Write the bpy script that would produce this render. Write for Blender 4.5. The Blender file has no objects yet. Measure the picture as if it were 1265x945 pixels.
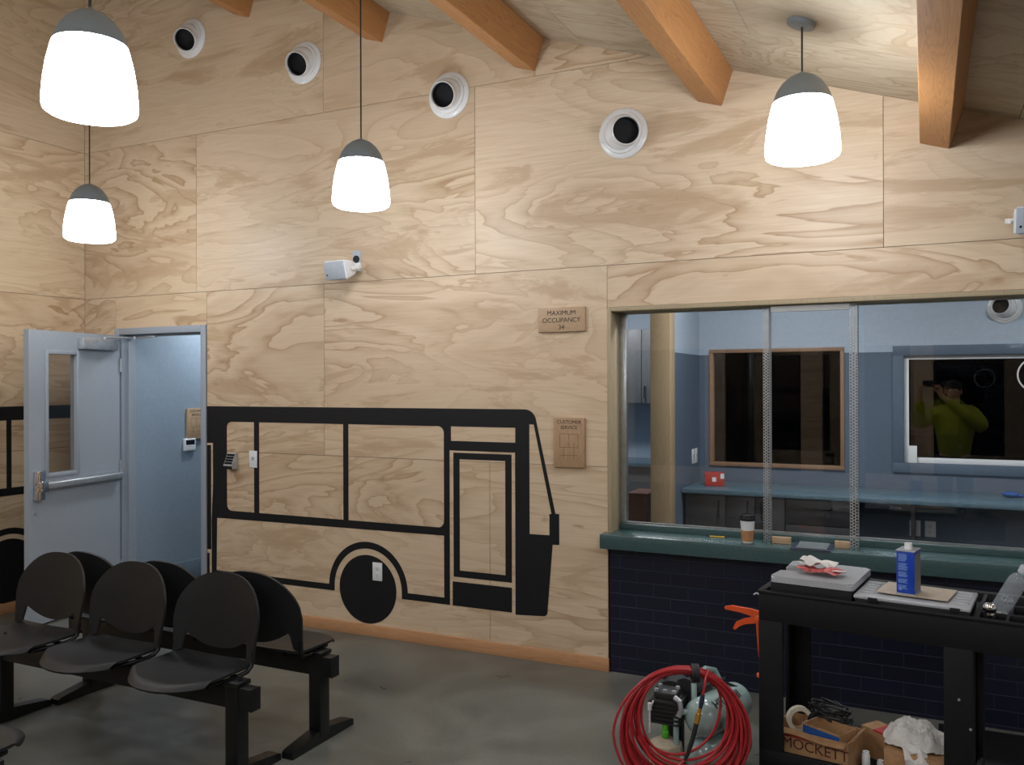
import bpy, bmesh, math, random
from mathutils import Vector, Matrix, noise
random.seed(7)
PI = math.pi
COL = bpy.context.scene.collection

# ------------------------------------------------------------------ helpers
def s2l(c):
    return tuple((v/12.92 if v <= .04045 else ((v+.055)/1.055)**2.4) for v in [k/255 for k in c])+(1.0,)

class MB:
    def __init__(self):
        self.bm = bmesh.new(); self.mi = 0; self.M = Matrix.Identity(4)
    def v(self, p): return self.bm.verts.new(self.M @ Vector(p))
    def f(self, vs, smooth=True):
        try:
            fc = self.bm.faces.new(vs); fc.material_index = self.mi; fc.smooth = smooth; return fc
        except ValueError: return None
    def box(self, x0, x1, y0, y1, z0, z1, bev=0, seg=2, R=None):
        M = self.M if R is None else self.M @ R
        vs = [self.bm.verts.new(M @ Vector(p)) for p in
              ((x0,y0,z0),(x1,y0,z0),(x1,y1,z0),(x0,y1,z0),(x0,y0,z1),(x1,y0,z1),(x1,y1,z1),(x0,y1,z1))]
        fs = [self.f([vs[i] for i in q], False) for q in ((3,2,1,0),(4,5,6,7),(0,1,5,4),(1,2,6,5),(2,3,7,6),(3,0,4,7))]
        if bev:
            es = {e for f in fs for e in f.edges}
            r = bmesh.ops.bevel(self.bm, geom=list(es), offset=bev, segments=seg, affect='EDGES', profile=.5)
            for f in r['faces']: f.material_index = self.mi; f.smooth = True
        return self
    def cyl(self, p0, p1, r0, r1=None, n=20, cap=True):
        r1 = r0 if r1 is None else r1
        return self.tube([p0, p1], [r0, r1], n, cap=cap)
    def tube(self, pts, r, n=10, closed=False, cap=True):
        pts = [Vector(p) for p in pts]; N = len(pts)
        rs = r if isinstance(r, (list, tuple)) else [r]*N
        rings = []; up = None
        for i, p in enumerate(pts):
            if closed: t = pts[(i+1) % N]-pts[i-1]
            else: t = pts[min(i+1, N-1)]-pts[max(i-1, 0)]
            t.normalize()
            if up is None:
                up = Vector((0,0,1)) if abs(t.z) < .9 else Vector((1,0,0))
            a = t.cross(up)
            if a.length < 1e-6: a = t.orthogonal()
            a.normalize(); b = a.cross(t).normalized(); up = b
            rings.append([self.v(p + a*math.cos(2*PI*k/n)*rs[i] + b*math.sin(2*PI*k/n)*rs[i]) for k in range(n)])
        M = N if closed else N-1
        for i in range(M):
            A, B = rings[i], rings[(i+1) % N]
            for k in range(n): self.f([A[k], A[(k+1) % n], B[(k+1) % n], B[k]])
        if cap and not closed:
            self.f(rings[0][::-1], False); self.f(rings[-1], False)
        return self
    def lathe(self, prof, n=32, M=None, cap=False):
        M = Matrix.Identity(4) if M is None else M
        rings = []
        for (r, z) in prof:
            rings.append([self.v(M @ Vector((max(r,1e-4)*math.cos(2*PI*k/n), max(r,1e-4)*math.sin(2*PI*k/n), z))) for k in range(n)])
        for i in range(len(prof)-1):
            A, B = rings[i], rings[i+1]
            for k in range(n): self.f([A[k], A[(k+1) % n], B[(k+1) % n], B[k]])
        if cap: self.f(rings[0][::-1], False); self.f(rings[-1], False)
        return self
    def prism(self, poly, t0, t1, ax='y'):
        def mk(p, t):
            return {'y': (p[0], t, p[1]), 'x': (t, p[0], p[1]), 'z': (p[0], p[1], t)}[ax]
        A = [self.v(mk(p, t0)) for p in poly]; B = [self.v(mk(p, t1)) for p in poly]
        self.f(A, False); self.f(B[::-1], False)
        n = len(poly)
        for i in range(n): self.f([A[i], B[i], B[(i+1) % n], A[(i+1) % n]], False)
        return self
    def ell(self, c, r, nu=20, nv=12, fn=None):
        rr = r if isinstance(r, (list, tuple)) else (r, r, r)
        rings = []
        for j in range(nv+1):
            th = PI*j/nv
            ring = []
            for i in range(nu):
                ph = 2*PI*i/nu
                d = Vector((math.sin(th)*math.cos(ph), math.sin(th)*math.sin(ph), math.cos(th)))
                k = fn(d) if fn else 1
                ring.append(self.v((c[0]+d.x*rr[0]*k, c[1]+d.y*rr[1]*k, c[2]+d.z*rr[2]*k)))
            rings.append(ring)
        for j in range(nv):
            for i in range(nu): self.f([rings[j][i], rings[j+1][i], rings[j+1][(i+1) % nu], rings[j][(i+1) % nu]])
        return self
    def sheet(self, fn, nu, nv, th):
        """surface fn(u,v)->point, u,v in 0..1, given a thickness along its normals"""
        P = [[Vector(fn(i/nu, j/nv)) for j in range(nv+1)] for i in range(nu+1)]
        A, B = [], []
        for i in range(nu+1):
            ra, rb = [], []
            for j in range(nv+1):
                du = P[min(i+1,nu)][j]-P[max(i-1,0)][j]; dv = P[i][min(j+1,nv)]-P[i][max(j-1,0)]
                nn = du.cross(dv)
                nn = nn.normalized() if nn.length > 1e-12 else Vector((0,0,1))
                ra.append(self.v(P[i][j]+nn*th/2)); rb.append(self.v(P[i][j]-nn*th/2))
            A.append(ra); B.append(rb)
        for i in range(nu):
            for j in range(nv):
                self.f([A[i][j], A[i+1][j], A[i+1][j+1], A[i][j+1]]); self.f([B[i][j+1], B[i+1][j+1], B[i+1][j], B[i][j]])
        for i in range(nu):
            self.f([A[i+1][0], A[i][0], B[i][0], B[i+1][0]]); self.f([A[i][nv], A[i+1][nv], B[i+1][nv], B[i][nv]])
        for j in range(nv):
            self.f([A[0][j], A[0][j+1], B[0][j+1], B[0][j]]); self.f([A[nu][j+1], A[nu][j], B[nu][j], B[nu][j+1]])
        return self
    def build(self, name, mats, parent=None, recalc=True):
        bm = self.bm
        if recalc: bmesh.ops.recalc_face_normals(bm, faces=bm.faces[:])
        me = bpy.data.meshes.new(name); bm.to_mesh(me); bm.free()
        for m in (mats if isinstance(mats, (list, tuple)) else [mats]): me.materials.append(m)
        me.set_sharp_from_angle(angle=math.radians(38))
        o = bpy.data.objects.new(name, me); COL.objects.link(o)
        if parent: o.parent = parent
        return o

def build_each(mb, name, mats, parent=None):
    """one object per connected piece"""
    bm = mb.bm; bm.verts.ensure_lookup_table(); seen = set(); comps = []
    for v in bm.verts:
        if v in seen: continue
        st = [v]; seen.add(v); comp = []
        while st:
            a = st.pop(); comp.append(a)
            for e in a.link_edges:
                b = e.other_vert(a)
                if b not in seen: seen.add(b); st.append(b)
        comps.append(comp)
    out = []
    for comp in comps:
        m = MB(); mp = {v: m.bm.verts.new(v.co) for v in comp}
        for f in {f for v in comp for f in v.link_faces}:
            nf = m.bm.faces.new([mp[v] for v in f.verts]); nf.smooth = f.smooth; nf.material_index = f.material_index
        out.append(m.build(name, mats, parent))
    bm.free(); return out

def tag(o, label=None, cat=None, group=None, kind=None):
    if label: o['label'] = label
    if cat: o['category'] = cat
    if group: o['group'] = group
    if kind: o['kind'] = kind
    return o
def thing(name, label, cat, loc=(0,0,0), rz=0, group=None):
    o = bpy.data.objects.new(name, None); COL.objects.link(o); o.empty_display_size = .05
    o.location = loc; o.rotation_euler = (0,0,rz)
    return tag(o, label, cat, group)
def struct(o): return tag(o, kind='structure')
def copy_tree(o, parent=None):
    c = o.copy(); COL.objects.link(c)
    if parent: c.parent = parent
    for ch in list(o.children): copy_tree(ch, c)
    return c
WALLROT = Matrix.Rotation(PI/2, 4, 'X')          # xy drawing -> upright, facing -y
def flat_mesh(name, splines, depth, mat, parent=None, M=None):
    """closed outlines with holes, given a thickness"""
    cu = bpy.data.curves.new(name, 'CURVE'); cu.dimensions = '2D'; cu.fill_mode = 'BOTH'; cu.extrude = depth/2
    for sp in splines:
        s = cu.splines.new('POLY'); s.points.add(len(sp)-1); s.use_cyclic_u = True
        for i, p in enumerate(sp): s.points[i].co = (p[0], p[1], 0, 1)
    return _from_curve(name, cu, mat, parent, M)
def text_mesh(name, body, size, mat, parent=None, M=None, depth=.001, align='CENTER', spacing=1.0, line=1.0):
    cu = bpy.data.curves.new(name, 'FONT'); cu.body = body; cu.size = size; cu.extrude = depth/2
    cu.align_x = align; cu.space_character = spacing; cu.space_line = line; cu.resolution_u = 4
    return _from_curve(name, cu, mat, parent, M)
def _from_curve(name, cu, mat, parent, M):
    t = bpy.data.objects.new('tmp', cu); COL.objects.link(t)
    dg = bpy.context.evaluated_depsgraph_get(); dg.update()
    me = bpy.data.meshes.new_from_object(t.evaluated_get(dg)); bpy.data.objects.remove(t); bpy.data.curves.remove(cu)
    me.name = name; me.materials.clear(); me.materials.append(mat)
    if M is not None: me.transform(M)
    o = bpy.data.objects.new(name, me); COL.objects.link(o)
    if parent: o.parent = parent
    return o
def rrect(x0, z0, x1, z1, r=(0,0,0,0), n=6):
    """corners: lower-left, lower-right, upper-right, upper-left"""
    if not isinstance(r, (tuple, list)): r = (r,)*4
    out = []
    for (cx, cz, sx, sz, a0, rr) in ((x0,z0,1,1,PI,r[0]),(x1,z0,-1,1,1.5*PI,r[1]),(x1,z1,-1,-1,0,r[2]),(x0,z1,1,-1,.5*PI,r[3])):
        if rr <= 0: out.append((cx, cz)); continue
        ox, oz = cx+sx*rr, cz+sz*rr
        for k in range(n+1):
            a = a0+.5*PI*k/n; out.append((ox+rr*math.cos(a), oz+rr*math.sin(a)))
    return out
def arc(cx, cz, r, a0, a1, n=24): return [(cx+r*math.cos(a0+(a1-a0)*k/n), cz+r*math.sin(a0+(a1-a0)*k/n)) for k in range(n+1)]

# ------------------------------------------------------------------ materials
def newmat(name):
    m = bpy.data.materials.new(name); m.use_nodes = True
    nt = m.node_tree; nt.nodes.clear()
    out = nt.nodes.new('ShaderNodeOutputMaterial')
    return m, nt, out
def N(nt, t, **kw):
    n = nt.nodes.new(t)
    for k, v in kw.items():
        if k.startswith('i_'): n.inputs[k[2:].replace('_', ' ')].default_value = v
        else: setattr(n, k, v)
    return n
def ramp(nt, stops, src, interp='LINEAR'):
    r = nt.nodes.new('ShaderNodeValToRGB'); r.color_ramp.interpolation = interp
    el = r.color_ramp.elements
    while len(el) < len(stops): el.new(.5)
    for e, (p, c) in zip(el, stops): e.position = p; e.color = c if len(c) == 4 else s2l(c)
    nt.links.new(src, r.inputs[0]); return r
def simple(name, rgb, rough=.5, metal=0, spec=.5, var=.06, vscale=30, bump=0, bscale=200, coat=0):
    m, nt, out = newmat(name)
    b = N(nt, 'ShaderNodeBsdfPrincipled'); b.inputs['Roughness'].default_value = rough; b.inputs['Metallic'].default_value = metal
    b.inputs['Specular IOR Level'].default_value = spec; b.inputs['Coat Weight'].default_value = coat
    tc = N(nt, 'ShaderNodeTexCoord'); no = N(nt, 'ShaderNodeTexNoise'); no.inputs['Scale'].default_value = vscale; no.inputs['Detail'].default_value = 4
    nt.links.new(tc.outputs['Object'], no.inputs['Vector'])
    c = s2l(rgb); lo = tuple(v*(1-var*2) for v in c[:3])+(1,); hi = tuple(min(1, v*(1+var*2)) for v in c[:3])+(1,)
    r = ramp(nt, [(.3, lo), (.7, hi)], no.outputs['Fac']); nt.links.new(r.outputs[0], b.inputs['Base Color'])
    if bump:
        n2 = N(nt, 'ShaderNodeTexNoise'); n2.inputs['Scale'].default_value = bscale; nt.links.new(tc.outputs['Object'], n2.inputs['Vector'])
        bp = N(nt, 'ShaderNodeBump'); bp.inputs['Strength'].default_value = bump; bp.inputs['Distance'].default_value = .002
        nt.links.new(n2.outputs['Fac'], bp.inputs['Height']); nt.links.new(bp.outputs[0], b.inputs['Normal'])
    nt.links.new(b.outputs[0], out.inputs[0]); return m
def plywood(name, stretch, light, mid, dark, rough=.42, density=11.0):
    m, nt, out = newmat(name); L = nt.links.new
    b = N(nt, 'ShaderNodeBsdfPrincipled'); b.inputs['Roughness'].default_value = rough; b.inputs['Specular IOR Level'].default_value = .35
    tc = N(nt, 'ShaderNodeTexCoord'); geo = N(nt, 'ShaderNodeNewGeometry')
    off = N(nt, 'ShaderNodeVectorMath', operation='SCALE'); cmb = N(nt, 'ShaderNodeCombineXYZ')
    mul = N(nt, 'ShaderNodeMath', operation='MULTIPLY'); mul.inputs[1].default_value = 3.7
    L(geo.outputs['Random Per Island'], mul.inputs[0])
    L(mul.outputs[0], cmb.inputs[0]); L(geo.outputs['Random Per Island'], cmb.inputs[1]); L(mul.outputs[0], cmb.inputs[2])
    L(cmb.outputs[0], off.inputs[0]); off.inputs['Scale'].default_value = 17
    add = N(nt, 'ShaderNodeVectorMath', operation='ADD'); L(tc.outputs['Object'], add.inputs[0]); L(off.outputs[0], add.inputs[1])
    mp = N(nt, 'ShaderNodeMapping'); mp.inputs['Scale'].default_value = stretch; L(add.outputs[0], mp.inputs['Vector'])
    n1 = N(nt, 'ShaderNodeTexNoise'); n1.inputs['Scale'].default_value = 2.2; n1.inputs['Detail'].default_value = 4.5; n1.inputs['Roughness'].default_value = .46; n1.inputs['Distortion'].default_value = 1.1
    L(mp.outputs[0], n1.inputs['Vector'])
    k = N(nt, 'ShaderNodeMath', operation='MULTIPLY'); k.inputs[1].default_value = density; L(n1.outputs['Fac'], k.inputs[0])
    fr = N(nt, 'ShaderNodeMath', operation='FRACT'); L(k.outputs[0], fr.inputs[0])
    # each ring: a sharp dark late-wood edge that fades out into pale wood
    r1 = ramp(nt, [(0.0, (.85,.85,.85,1)), (.08, (.55,.55,.55,1)), (.34, (.25,.25,.25,1)), (.7, (0,0,0,1)), (.94, (.06,.06,.06,1)), (1.0, (.85,.85,.85,1))], fr.outputs[0])
    # regions with little figure
    n2 = N(nt, 'ShaderNodeTexNoise'); n2.inputs['Scale'].default_value = 1.1; n2.inputs['Detail'].default_value = 2; L(mp.outputs[0], n2.inputs['Vector'])
    r2 = ramp(nt, [(.36, (.12,.12,.12,1)), (.62, (1,1,1,1))], n2.outputs['Fac'])
    a = N(nt, 'ShaderNodeMath', operation='MULTIPLY'); L(r1.outputs[0], a.inputs[0]); L(r2.outputs[0], a.inputs[1])
    # fine fibres
    mp2 = N(nt, 'ShaderNodeMapping'); mp2.inputs['Scale'].default_value = tuple(4 if s < .7 else 95 for s in stretch); L(add.outputs[0], mp2.inputs['Vector'])
    n3 = N(nt, 'ShaderNodeTexNoise'); n3.inputs['Scale'].default_value = 1.0; n3.inputs['Detail'].default_value = 3; L(mp2.outputs[0], n3.inputs['Vector'])
    base = N(nt, 'ShaderNodeMix', data_type='RGBA'); base.inputs[6].default_value = s2l(light); base.inputs[7].default_value = s2l(mid)
    r3 = ramp(nt, [(.3, (0,0,0,1)), (.75, (.75,.75,.75,1))], n3.outputs['Fac']); L(r3.outputs[0], base.inputs[0])
    # soft tone patches, pinkish heartwood
    n4 = N(nt, 'ShaderNodeTexNoise'); n4.inputs['Scale'].default_value = .8; n4.inputs['Detail'].default_value = 1; L(mp.outputs[0], n4.inputs['Vector'])
    r4 = ramp(nt, [(.42, (0,0,0,1)), (.7, (.6,.6,.6,1))], n4.outputs['Fac'])
    pk = N(nt, 'ShaderNodeMix', data_type='RGBA'); L(r4.outputs[0], pk.inputs[0]); L(base.outputs[2], pk.inputs[6]); pk.inputs[7].default_value = s2l(mid)
    # broad tan streaks with feathered edges
    mp5 = N(nt, 'ShaderNodeMapping'); mp5.inputs['Scale'].default_value = tuple(1.1 if v < .5 else 5.0 for v in stretch); mp5.inputs['Location'].default_value = (3.1,1.7,5.3); L(add.outputs[0], mp5.inputs['Vector'])
    n5 = N(nt, 'ShaderNodeTexNoise'); n5.inputs['Scale'].default_value = 1.0; n5.inputs['Detail'].default_value = 6; n5.inputs['Roughness'].default_value = .62; n5.inputs['Distortion'].default_value = .9; L(mp5.outputs[0], n5.inputs['Vector'])
    r5 = ramp(nt, [(.53, (0,0,0,1)), (.60, (.42,.42,.42,1)), (.75, (.6,.6,.6,1))], n5.outputs['Fac'])
    mxa = N(nt, 'ShaderNodeMath', operation='MAXIMUM'); L(a.outputs[0], mxa.inputs[0]); L(r5.outputs[0], mxa.inputs[1]); a = mxa
    fin = N(nt, 'ShaderNodeMix', data_type='RGBA'); L(a.outputs[0], fin.inputs[0]); L(pk.outputs[2], fin.inputs[6]); fin.inputs[7].default_value = s2l(dark)
    # small per-panel tone shift
    hs = N(nt, 'ShaderNodeHueSaturation'); mr = N(nt, 'ShaderNodeMapRange'); L(geo.outputs['Random Per Island'], mr.inputs[0])
    mr.inputs[3].default_value = .93; mr.inputs[4].default_value = 1.04; L(mr.outputs[0], hs.inputs['Value']); L(fin.outputs[2], hs.inputs['Color'])
    L(hs.outputs[0], b.inputs['Base Color']); L(b.outputs[0], out.inputs[0]); return m
def timber(name, stretch, light, dark, rough=.5, scale=1.0):
    m, nt, out = newmat(name); L = nt.links.new
    b = N(nt, 'ShaderNodeBsdfPrincipled'); b.inputs['Roughness'].default_value = rough; b.inputs['Specular IOR Level'].default_value = .35
    tc = N(nt, 'ShaderNodeTexCoord'); mp = N(nt, 'ShaderNodeMapping'); mp.inputs['Scale'].default_value = stretch; L(tc.outputs['Object'], mp.inputs['Vector'])
    n1 = N(nt, 'ShaderNodeTexNoise'); n1.inputs['Scale'].default_value = 3*scale; n1.inputs['Detail'].default_value = 2; n1.inputs['Distortion'].default_value = .4; L(mp.outputs[0], n1.inputs['Vector'])
    k = N(nt, 'ShaderNodeMath', operation='MULTIPLY'); k.inputs[1].default_value = 14; L(n1.outputs['Fac'], k.inputs[0])
    fr = N(nt, 'ShaderNodeMath', operation='FRACT'); L(k.outputs[0], fr.inputs[0])
    r1 = ramp(nt, [(0, (.9,.9,.9,1)), (.12, (.45,.45,.45,1)), (.6, (0,0,0,1)), (.92, (.1,.1,.1,1)), (1, (.9,.9,.9,1))], fr.outputs[0])
    n2 = N(nt, 'ShaderNodeTexNoise'); n2.inputs['Scale'].default_value = 1.2*scale; L(mp.outputs[0], n2.inputs['Vector'])
    a = N(nt, 'ShaderNodeMath', operation='MULTIPLY'); L(r1.outputs[0], a.inputs[0]); L(n2.outputs['Fac'], a.inputs[1])
    mx = N(nt, 'ShaderNodeMix', data_type='RGBA'); L(a.outputs[0], mx.inputs[0]); mx.inputs[6].default_value = s2l(light); mx.inputs[7].default_value = s2l(dark)
    L(mx.outputs[2], b.inputs['Base Color']); L(b.outputs[0], out.inputs[0]); return m
def concrete(name):
    m, nt, out = newmat(name); L = nt.links.new
    b = N(nt, 'ShaderNodeBsdfPrincipled'); b.inputs['Specular IOR Level'].default_value = .5
    tc = N(nt, 'ShaderNodeTexCoord')
    n1 = N(nt, 'ShaderNodeTexNoise'); n1.inputs['Scale'].default_value = 1.6; n1.inputs['Detail'].default_value = 5; n1.inputs['Roughness'].default_value = .6; n1.inputs['Distortion'].default_value = .8
    n2 = N(nt, 'ShaderNodeTexNoise'); n2.inputs['Scale'].default_value = 90; n2.inputs['Detail'].default_value = 3
    L(tc.outputs['Object'], n1.inputs['Vector']); L(tc.outputs['Object'], n2.inputs['Vector'])
    r1 = ramp(nt, [(.3, (84,85,79)), (.5, (100,101,94)), (.7, (118,119,111))], n1.outputs['Fac'])
    mx = N(nt, 'ShaderNodeMix', data_type='RGBA', blend_type='OVERLAY'); mx.inputs[0].default_value = .18; L(r1.outputs[0], mx.inputs[6]); L(n2.outputs['Fac'], mx.inputs[7])
    L(mx.outputs[2], b.inputs['Base Color'])
    rr = ramp(nt, [(.3, (.26,.26,.26,1)), (.7, (.42,.42,.42,1))], n1.outputs['Fac']); L(rr.outputs[0], b.inputs['Roughness'])
    L(b.outputs[0], out.inputs[0]); return m
def brick(name):
    m, nt, out = newmat(name); L = nt.links.new
    b = N(nt, 'ShaderNodeBsdfPrincipled'); b.inputs['Roughness'].default_value = .4
    tc = N(nt, 'ShaderNodeTexCoord'); sp = N(nt, 'ShaderNodeSeparateXYZ'); cb = N(nt, 'ShaderNodeCombineXYZ')
    L(tc.outputs['Object'], sp.inputs[0]); L(sp.outputs[0], cb.inputs[0]); L(sp.outputs[2], cb.inputs[1])
    t = N(nt, 'ShaderNodeTexBrick'); t.inputs['Scale'].default_value = 1.0; t.inputs['Brick Width'].default_value = .207; t.inputs['Row Height'].default_value = .0762
    t.inputs['Mortar Size'].default_value = .0032; t.inputs['Mortar Smooth'].default_value = .3; t.inputs['Bias'].default_value = 0
    t.inputs['Color1'].default_value = s2l((9,12,32)); t.inputs['Color2'].default_value = s2l((13,16,40)); t.inputs['Mortar'].default_value = s2l((32,36,58))
    L(cb.outputs[0], t.inputs['Vector']); L(t.outputs['Color'], b.inputs['Base Color'])
    bp = N(nt, 'ShaderNodeBump'); bp.inputs['Strength'].default_value = .6; bp.inputs['Distance'].default_value = .004; bp.invert = True
    L(t.outputs['Fac'], bp.inputs['Height']); L(bp.outputs[0], b.inputs['Normal'])
    L(b.outputs[0], out.inputs[0]); return m
def glass(name, tint=(1,1,1), ior=1.5, rough=0.0):
    m, nt, out = newmat(name); L = nt.links.new
    tr = N(nt, 'ShaderNodeBsdfTransparent'); tr.inputs[0].default_value = (*tint, 1)
    gl = N(nt, 'ShaderNodeBsdfGlossy'); gl.inputs['Roughness'].default_value = rough; gl.inputs[0].default_value = (1,1,1,1)
    fr = N(nt, 'ShaderNodeFresnel'); fr.inputs[0].default_value = ior
    ge = N(nt, 'ShaderNodeNewGeometry'); iv = N(nt, 'ShaderNodeMath', operation='SUBTRACT'); iv.inputs[0].default_value = 1; L(ge.outputs['Backfacing'], iv.inputs[1])
    fm = N(nt, 'ShaderNodeMath', operation='MULTIPLY'); L(fr.outputs[0], fm.inputs[0]); L(iv.outputs[0], fm.inputs[1])
    mx = N(nt, 'ShaderNodeMixShader'); L(fm.outputs[0], mx.inputs[0]); L(tr.outputs[0], mx.inputs[1]); L(gl.outputs[0], mx.inputs[2])
    L(mx.outputs[0], out.inputs[0]); return m
def clear_plastic(name, rgb, alpha, rough=.25):
    m, nt, out = newmat(name); L = nt.links.new
    b = N(nt, 'ShaderNodeBsdfPrincipled'); b.inputs['Base Color'].default_value = s2l(rgb); b.inputs['Roughness'].default_value = rough
    b.inputs['Alpha'].default_value = alpha; L(b.outputs[0], out.inputs[0]); return m
def emit(name, rgb, st):
    m, nt, out = newmat(name); e = N(nt, 'ShaderNodeEmission'); e.inputs[0].default_value = s2l(rgb); e.inputs[1].default_value = st
    nt.links.new(e.outputs[0], out.inputs[0]); return m

LAMP = 26.5
M_ply = plywood('plywood wall', (.24,1,1), (216,196,168), (203,177,145), (162,128,91))
M_plyL = plywood('plywood side wall', (1,.22,1), (216,196,165), (203,175,141), (160,125,88))
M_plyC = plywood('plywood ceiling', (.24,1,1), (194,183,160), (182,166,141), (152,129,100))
M_fir = timber('fir beam', (6,.35,6), (186,132,80), (130,80,46))
M_base = timber('fir baseboard', (.4,6,6), (196,148,106), (168,116,78))
M_jamb = timber('oak jamb', (5,5,.5), (168,152,122), (142,122,92))
M_post = timber('pine post', (5,5,.4), (170,148,116), (144,118,86))
M_seam = simple('seam shadow gap', (70,54,40), .8)
M_floor = concrete('polished concrete')
M_brick = brick('navy painted brick')
M_black = simple('matte black paint', (22,22,24), .55, spec=.3)
M_doorp = simple('grey door paint', (158,166,174), .4, var=.012)
M_frame = simple('grey door frame paint', (152,160,168), .4, var=.012)
M_hall = simple('blue grey wall paint', (138,153,166), .6, var=.02)
M_halltrim = simple('grey rubber base', (108,124,138), .5)
M_offlow = simple('slate blue wall paint', (88,102,118), .6, var=.02)
M_offup = simple('pale grey wall paint', (166,180,194), .6, var=.02)
M_white = simple('white painted surface', (225,225,222), .5, var=.02)
M_counter = simple('green solid surface', (62,84,84), .25, var=.10, vscale=220)
M_desk = simple('blue grey laminate', (88,112,124), .3, var=.05)
M_cab = simple('charcoal laminate', (46,45,47), .45)
M_cabg = simple('grey laminate', (108,110,112), .45)
M_alu = simple('brushed aluminium', (190,194,194), .3, metal=.9)
M_steel = simple('satin steel', (178,182,186), .36, metal=.55)
M_chrome = simple('chrome', (225,225,228), .08, metal=1)
M_galv = simple('zinc plated steel', (168,168,164), .35, metal=.6)
M_glass = glass('window glass', (1,1,1), 1.75)
M_dglass = glass('tinted door glass', (.88,.88,.88))
M_nglass = glass('night window glass', (.35,.36,.38), 1.52)
M_lamp = emit('opal lamp glass', (240,246,255), LAMP)
M_cap = simple('grey lamp metal', (124,134,138), .45, var=.01)
M_cord = simple('black cord', (30,30,30), .6)
M_vent = simple('white gloss vent', (224,224,222), .22, var=.01)
M_dark = simple('black duct inside', (14,14,15), .8)
M_plast = simple('black chair plastic', (26,27,28), .44, spec=.4, bump=.15, bscale=900)
M_chsteel = simple('black powder coated steel', (11,12,13), .4)
M_cart = simple('black structural foam', (17,17,18), .6, spec=.3, bump=.3, bscale=260)
M_whitep = simple('white plastic', (226,228,228), .35, var=.01)
M_greyp = simple('light grey plastic', (172,178,186), .5, var=.02)
M_sign = timber('oak plaque', (1.2,1.2,16), (184,156,124), (138,104,74), scale=.9)
M_signv = timber('oak plaque upright grain', (16,1.2,1.0), (176,144,110), (126,92,62), scale=.9)
M_ink = simple('dark engraved lettering', (34,22,14), .7)
M_engr = simple('engraved line', (128,92,60), .7)
M_card = simple('corrugated cardboard', (168,128,88), .75, var=.08)
M_cardin = simple('cardboard inner face', (150,114,78), .8, var=.08)
M_board = simple('grey chipboard sheet', (178,164,146), .7)
M_red = simple('red printing', (178,52,44), .5)
M_blue = simple('blue can paint', (24,66,170), .3)
M_bluep = simple('blue printing', (36,84,150), .5)
M_text = simple('pale blue printing', (130,160,215), .5)
M_greyprint = simple('grey label panel', (120,120,118), .5)
M_tank = simple('pale green enamel', (148,170,166), .2, var=.02, coat=.4)
M_hose = simple('red rubber hose', (168,36,42), .35)
M_brass = simple('brass fitting', (206,160,66), .3, metal=.8)
M_green = simple('green plastic cap', (88,190,50), .4)
M_cream = simple('cream metal', (176,164,142), .45)
M_engine = simple('dark cast metal', (50,50,50), .45, metal=.3)
M_orange = simple('orange enamel', (226,88,40), .35)
M_rag = simple('white cotton rag', (212,208,202), .9, var=.06)
M_lid = clear_plastic('clear organiser lid', (186,188,190), .8)
M_smoke = clear_plastic('clear bottle plastic', (190,198,204), .30, .12)
M_tape = simple('cream tape', (214,206,184), .6)
M_wire = simple('black cable', (24,24,25), .5)
M_screen = simple('dark screen', (20,18,34), .2)
M_jacket = simple('hi-vis yellow jacket', (158,166,30), .7)
M_skin = simple('skin', (206,160,130), .55)
M_trousers = simple('dark trousers', (38,42,54), .8)
M_hair = simple('dark hair', (36,28,24), .7)
M_gyp = simple('white gypsum', (214,216,216), .8, var=.02)
M_kraft = simple('kraft sleeve', (170,122,82), .75)
M_yellow = simple('yellow pencil', (222,176,50), .5)
M_navy = simple('navy painted metal', (34,42,62), .35)
M_ground = simple('night asphalt', (30,30,32), .9)

# ------------------------------------------------------------------ setting
ROOF = lambda x: 4.854-.332*x
FZ = -.02          # floor level below the wall datum
XL, XR, YF = -1.256, 8.3, -9.2
def clip(poly):
    out = []
    n = len(poly)
    for i in range(n):
        a, b = poly[i], poly[(i+1) % n]
        fa, fb = ROOF(a[0])-a[1], ROOF(b[0])-b[1]
        if fa >= 0: out.append(a)
        if fa*fb < 0:
            t = fa/(fa-fb); out.append((a[0]+(b[0]-a[0])*t, a[1]+(b[1]-a[1])*t))
    return out
G = .0015
def panel_wall(mb, rects, t0, t1, ax='y', cl=True):
    for (a0, a1, z0, z1) in rects:
        p = [(a0+G, z0+G), (a1-G, z0+G), (a1-G, z1-G), (a0+G, z1-G)]
        if cl: p = clip(p)
        if len(p) >= 3: mb.prism(p, t0, t1, ax)
Z1, Z2, Z3 = 1.214, 2.434, 3.654
DX0, DX1, DZ = -.89, .105, 2.18       # outer edges of door frame
WX, WZ0, WZ1 = 3.342, .735, 2.18      # window opening (outer)
mb = MB()
rects = []
rects += [(XL, DX0, FZ, Z1), (DX1, 2.54, FZ, Z1), (2.54, WX, FZ, Z1)]
rects += [(XL, DX0, Z1, Z2), (DX0, DX1, DZ, Z2), (DX1, 1.22, Z1, Z2), (1.22, WX, Z1, Z2)]
rects += [(WX, 5.78, WZ1, Z2), (5.78, XR, WZ1, Z2)]
rects += [(XL, 0, Z2, Z3), (0, 2.44, Z2, Z3), (2.44, 4.88, Z2, Z3), (4.88, XR, Z2, Z3)]
rects += [(XL, 1.22, Z3, 5.4), (1.22, 2.87, Z3, 5.4), (2.87, 4.0, Z3, 5.4)]
panel_wall(mb, rects, 0, .012)
mb.mi = 1
for r in ((XL, DX0, 0, Z2), (DX0, DX1, DZ, Z2), (DX1, WX, 0, Z2), (WX, XR, WZ1, Z2), (XL, XR, Z2, 5.4)):
    p = clip([(r[0], r[2]), (r[1], r[2]), (r[1], r[3]), (r[0], r[3])]); mb.prism(p, .0125, .14)
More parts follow.
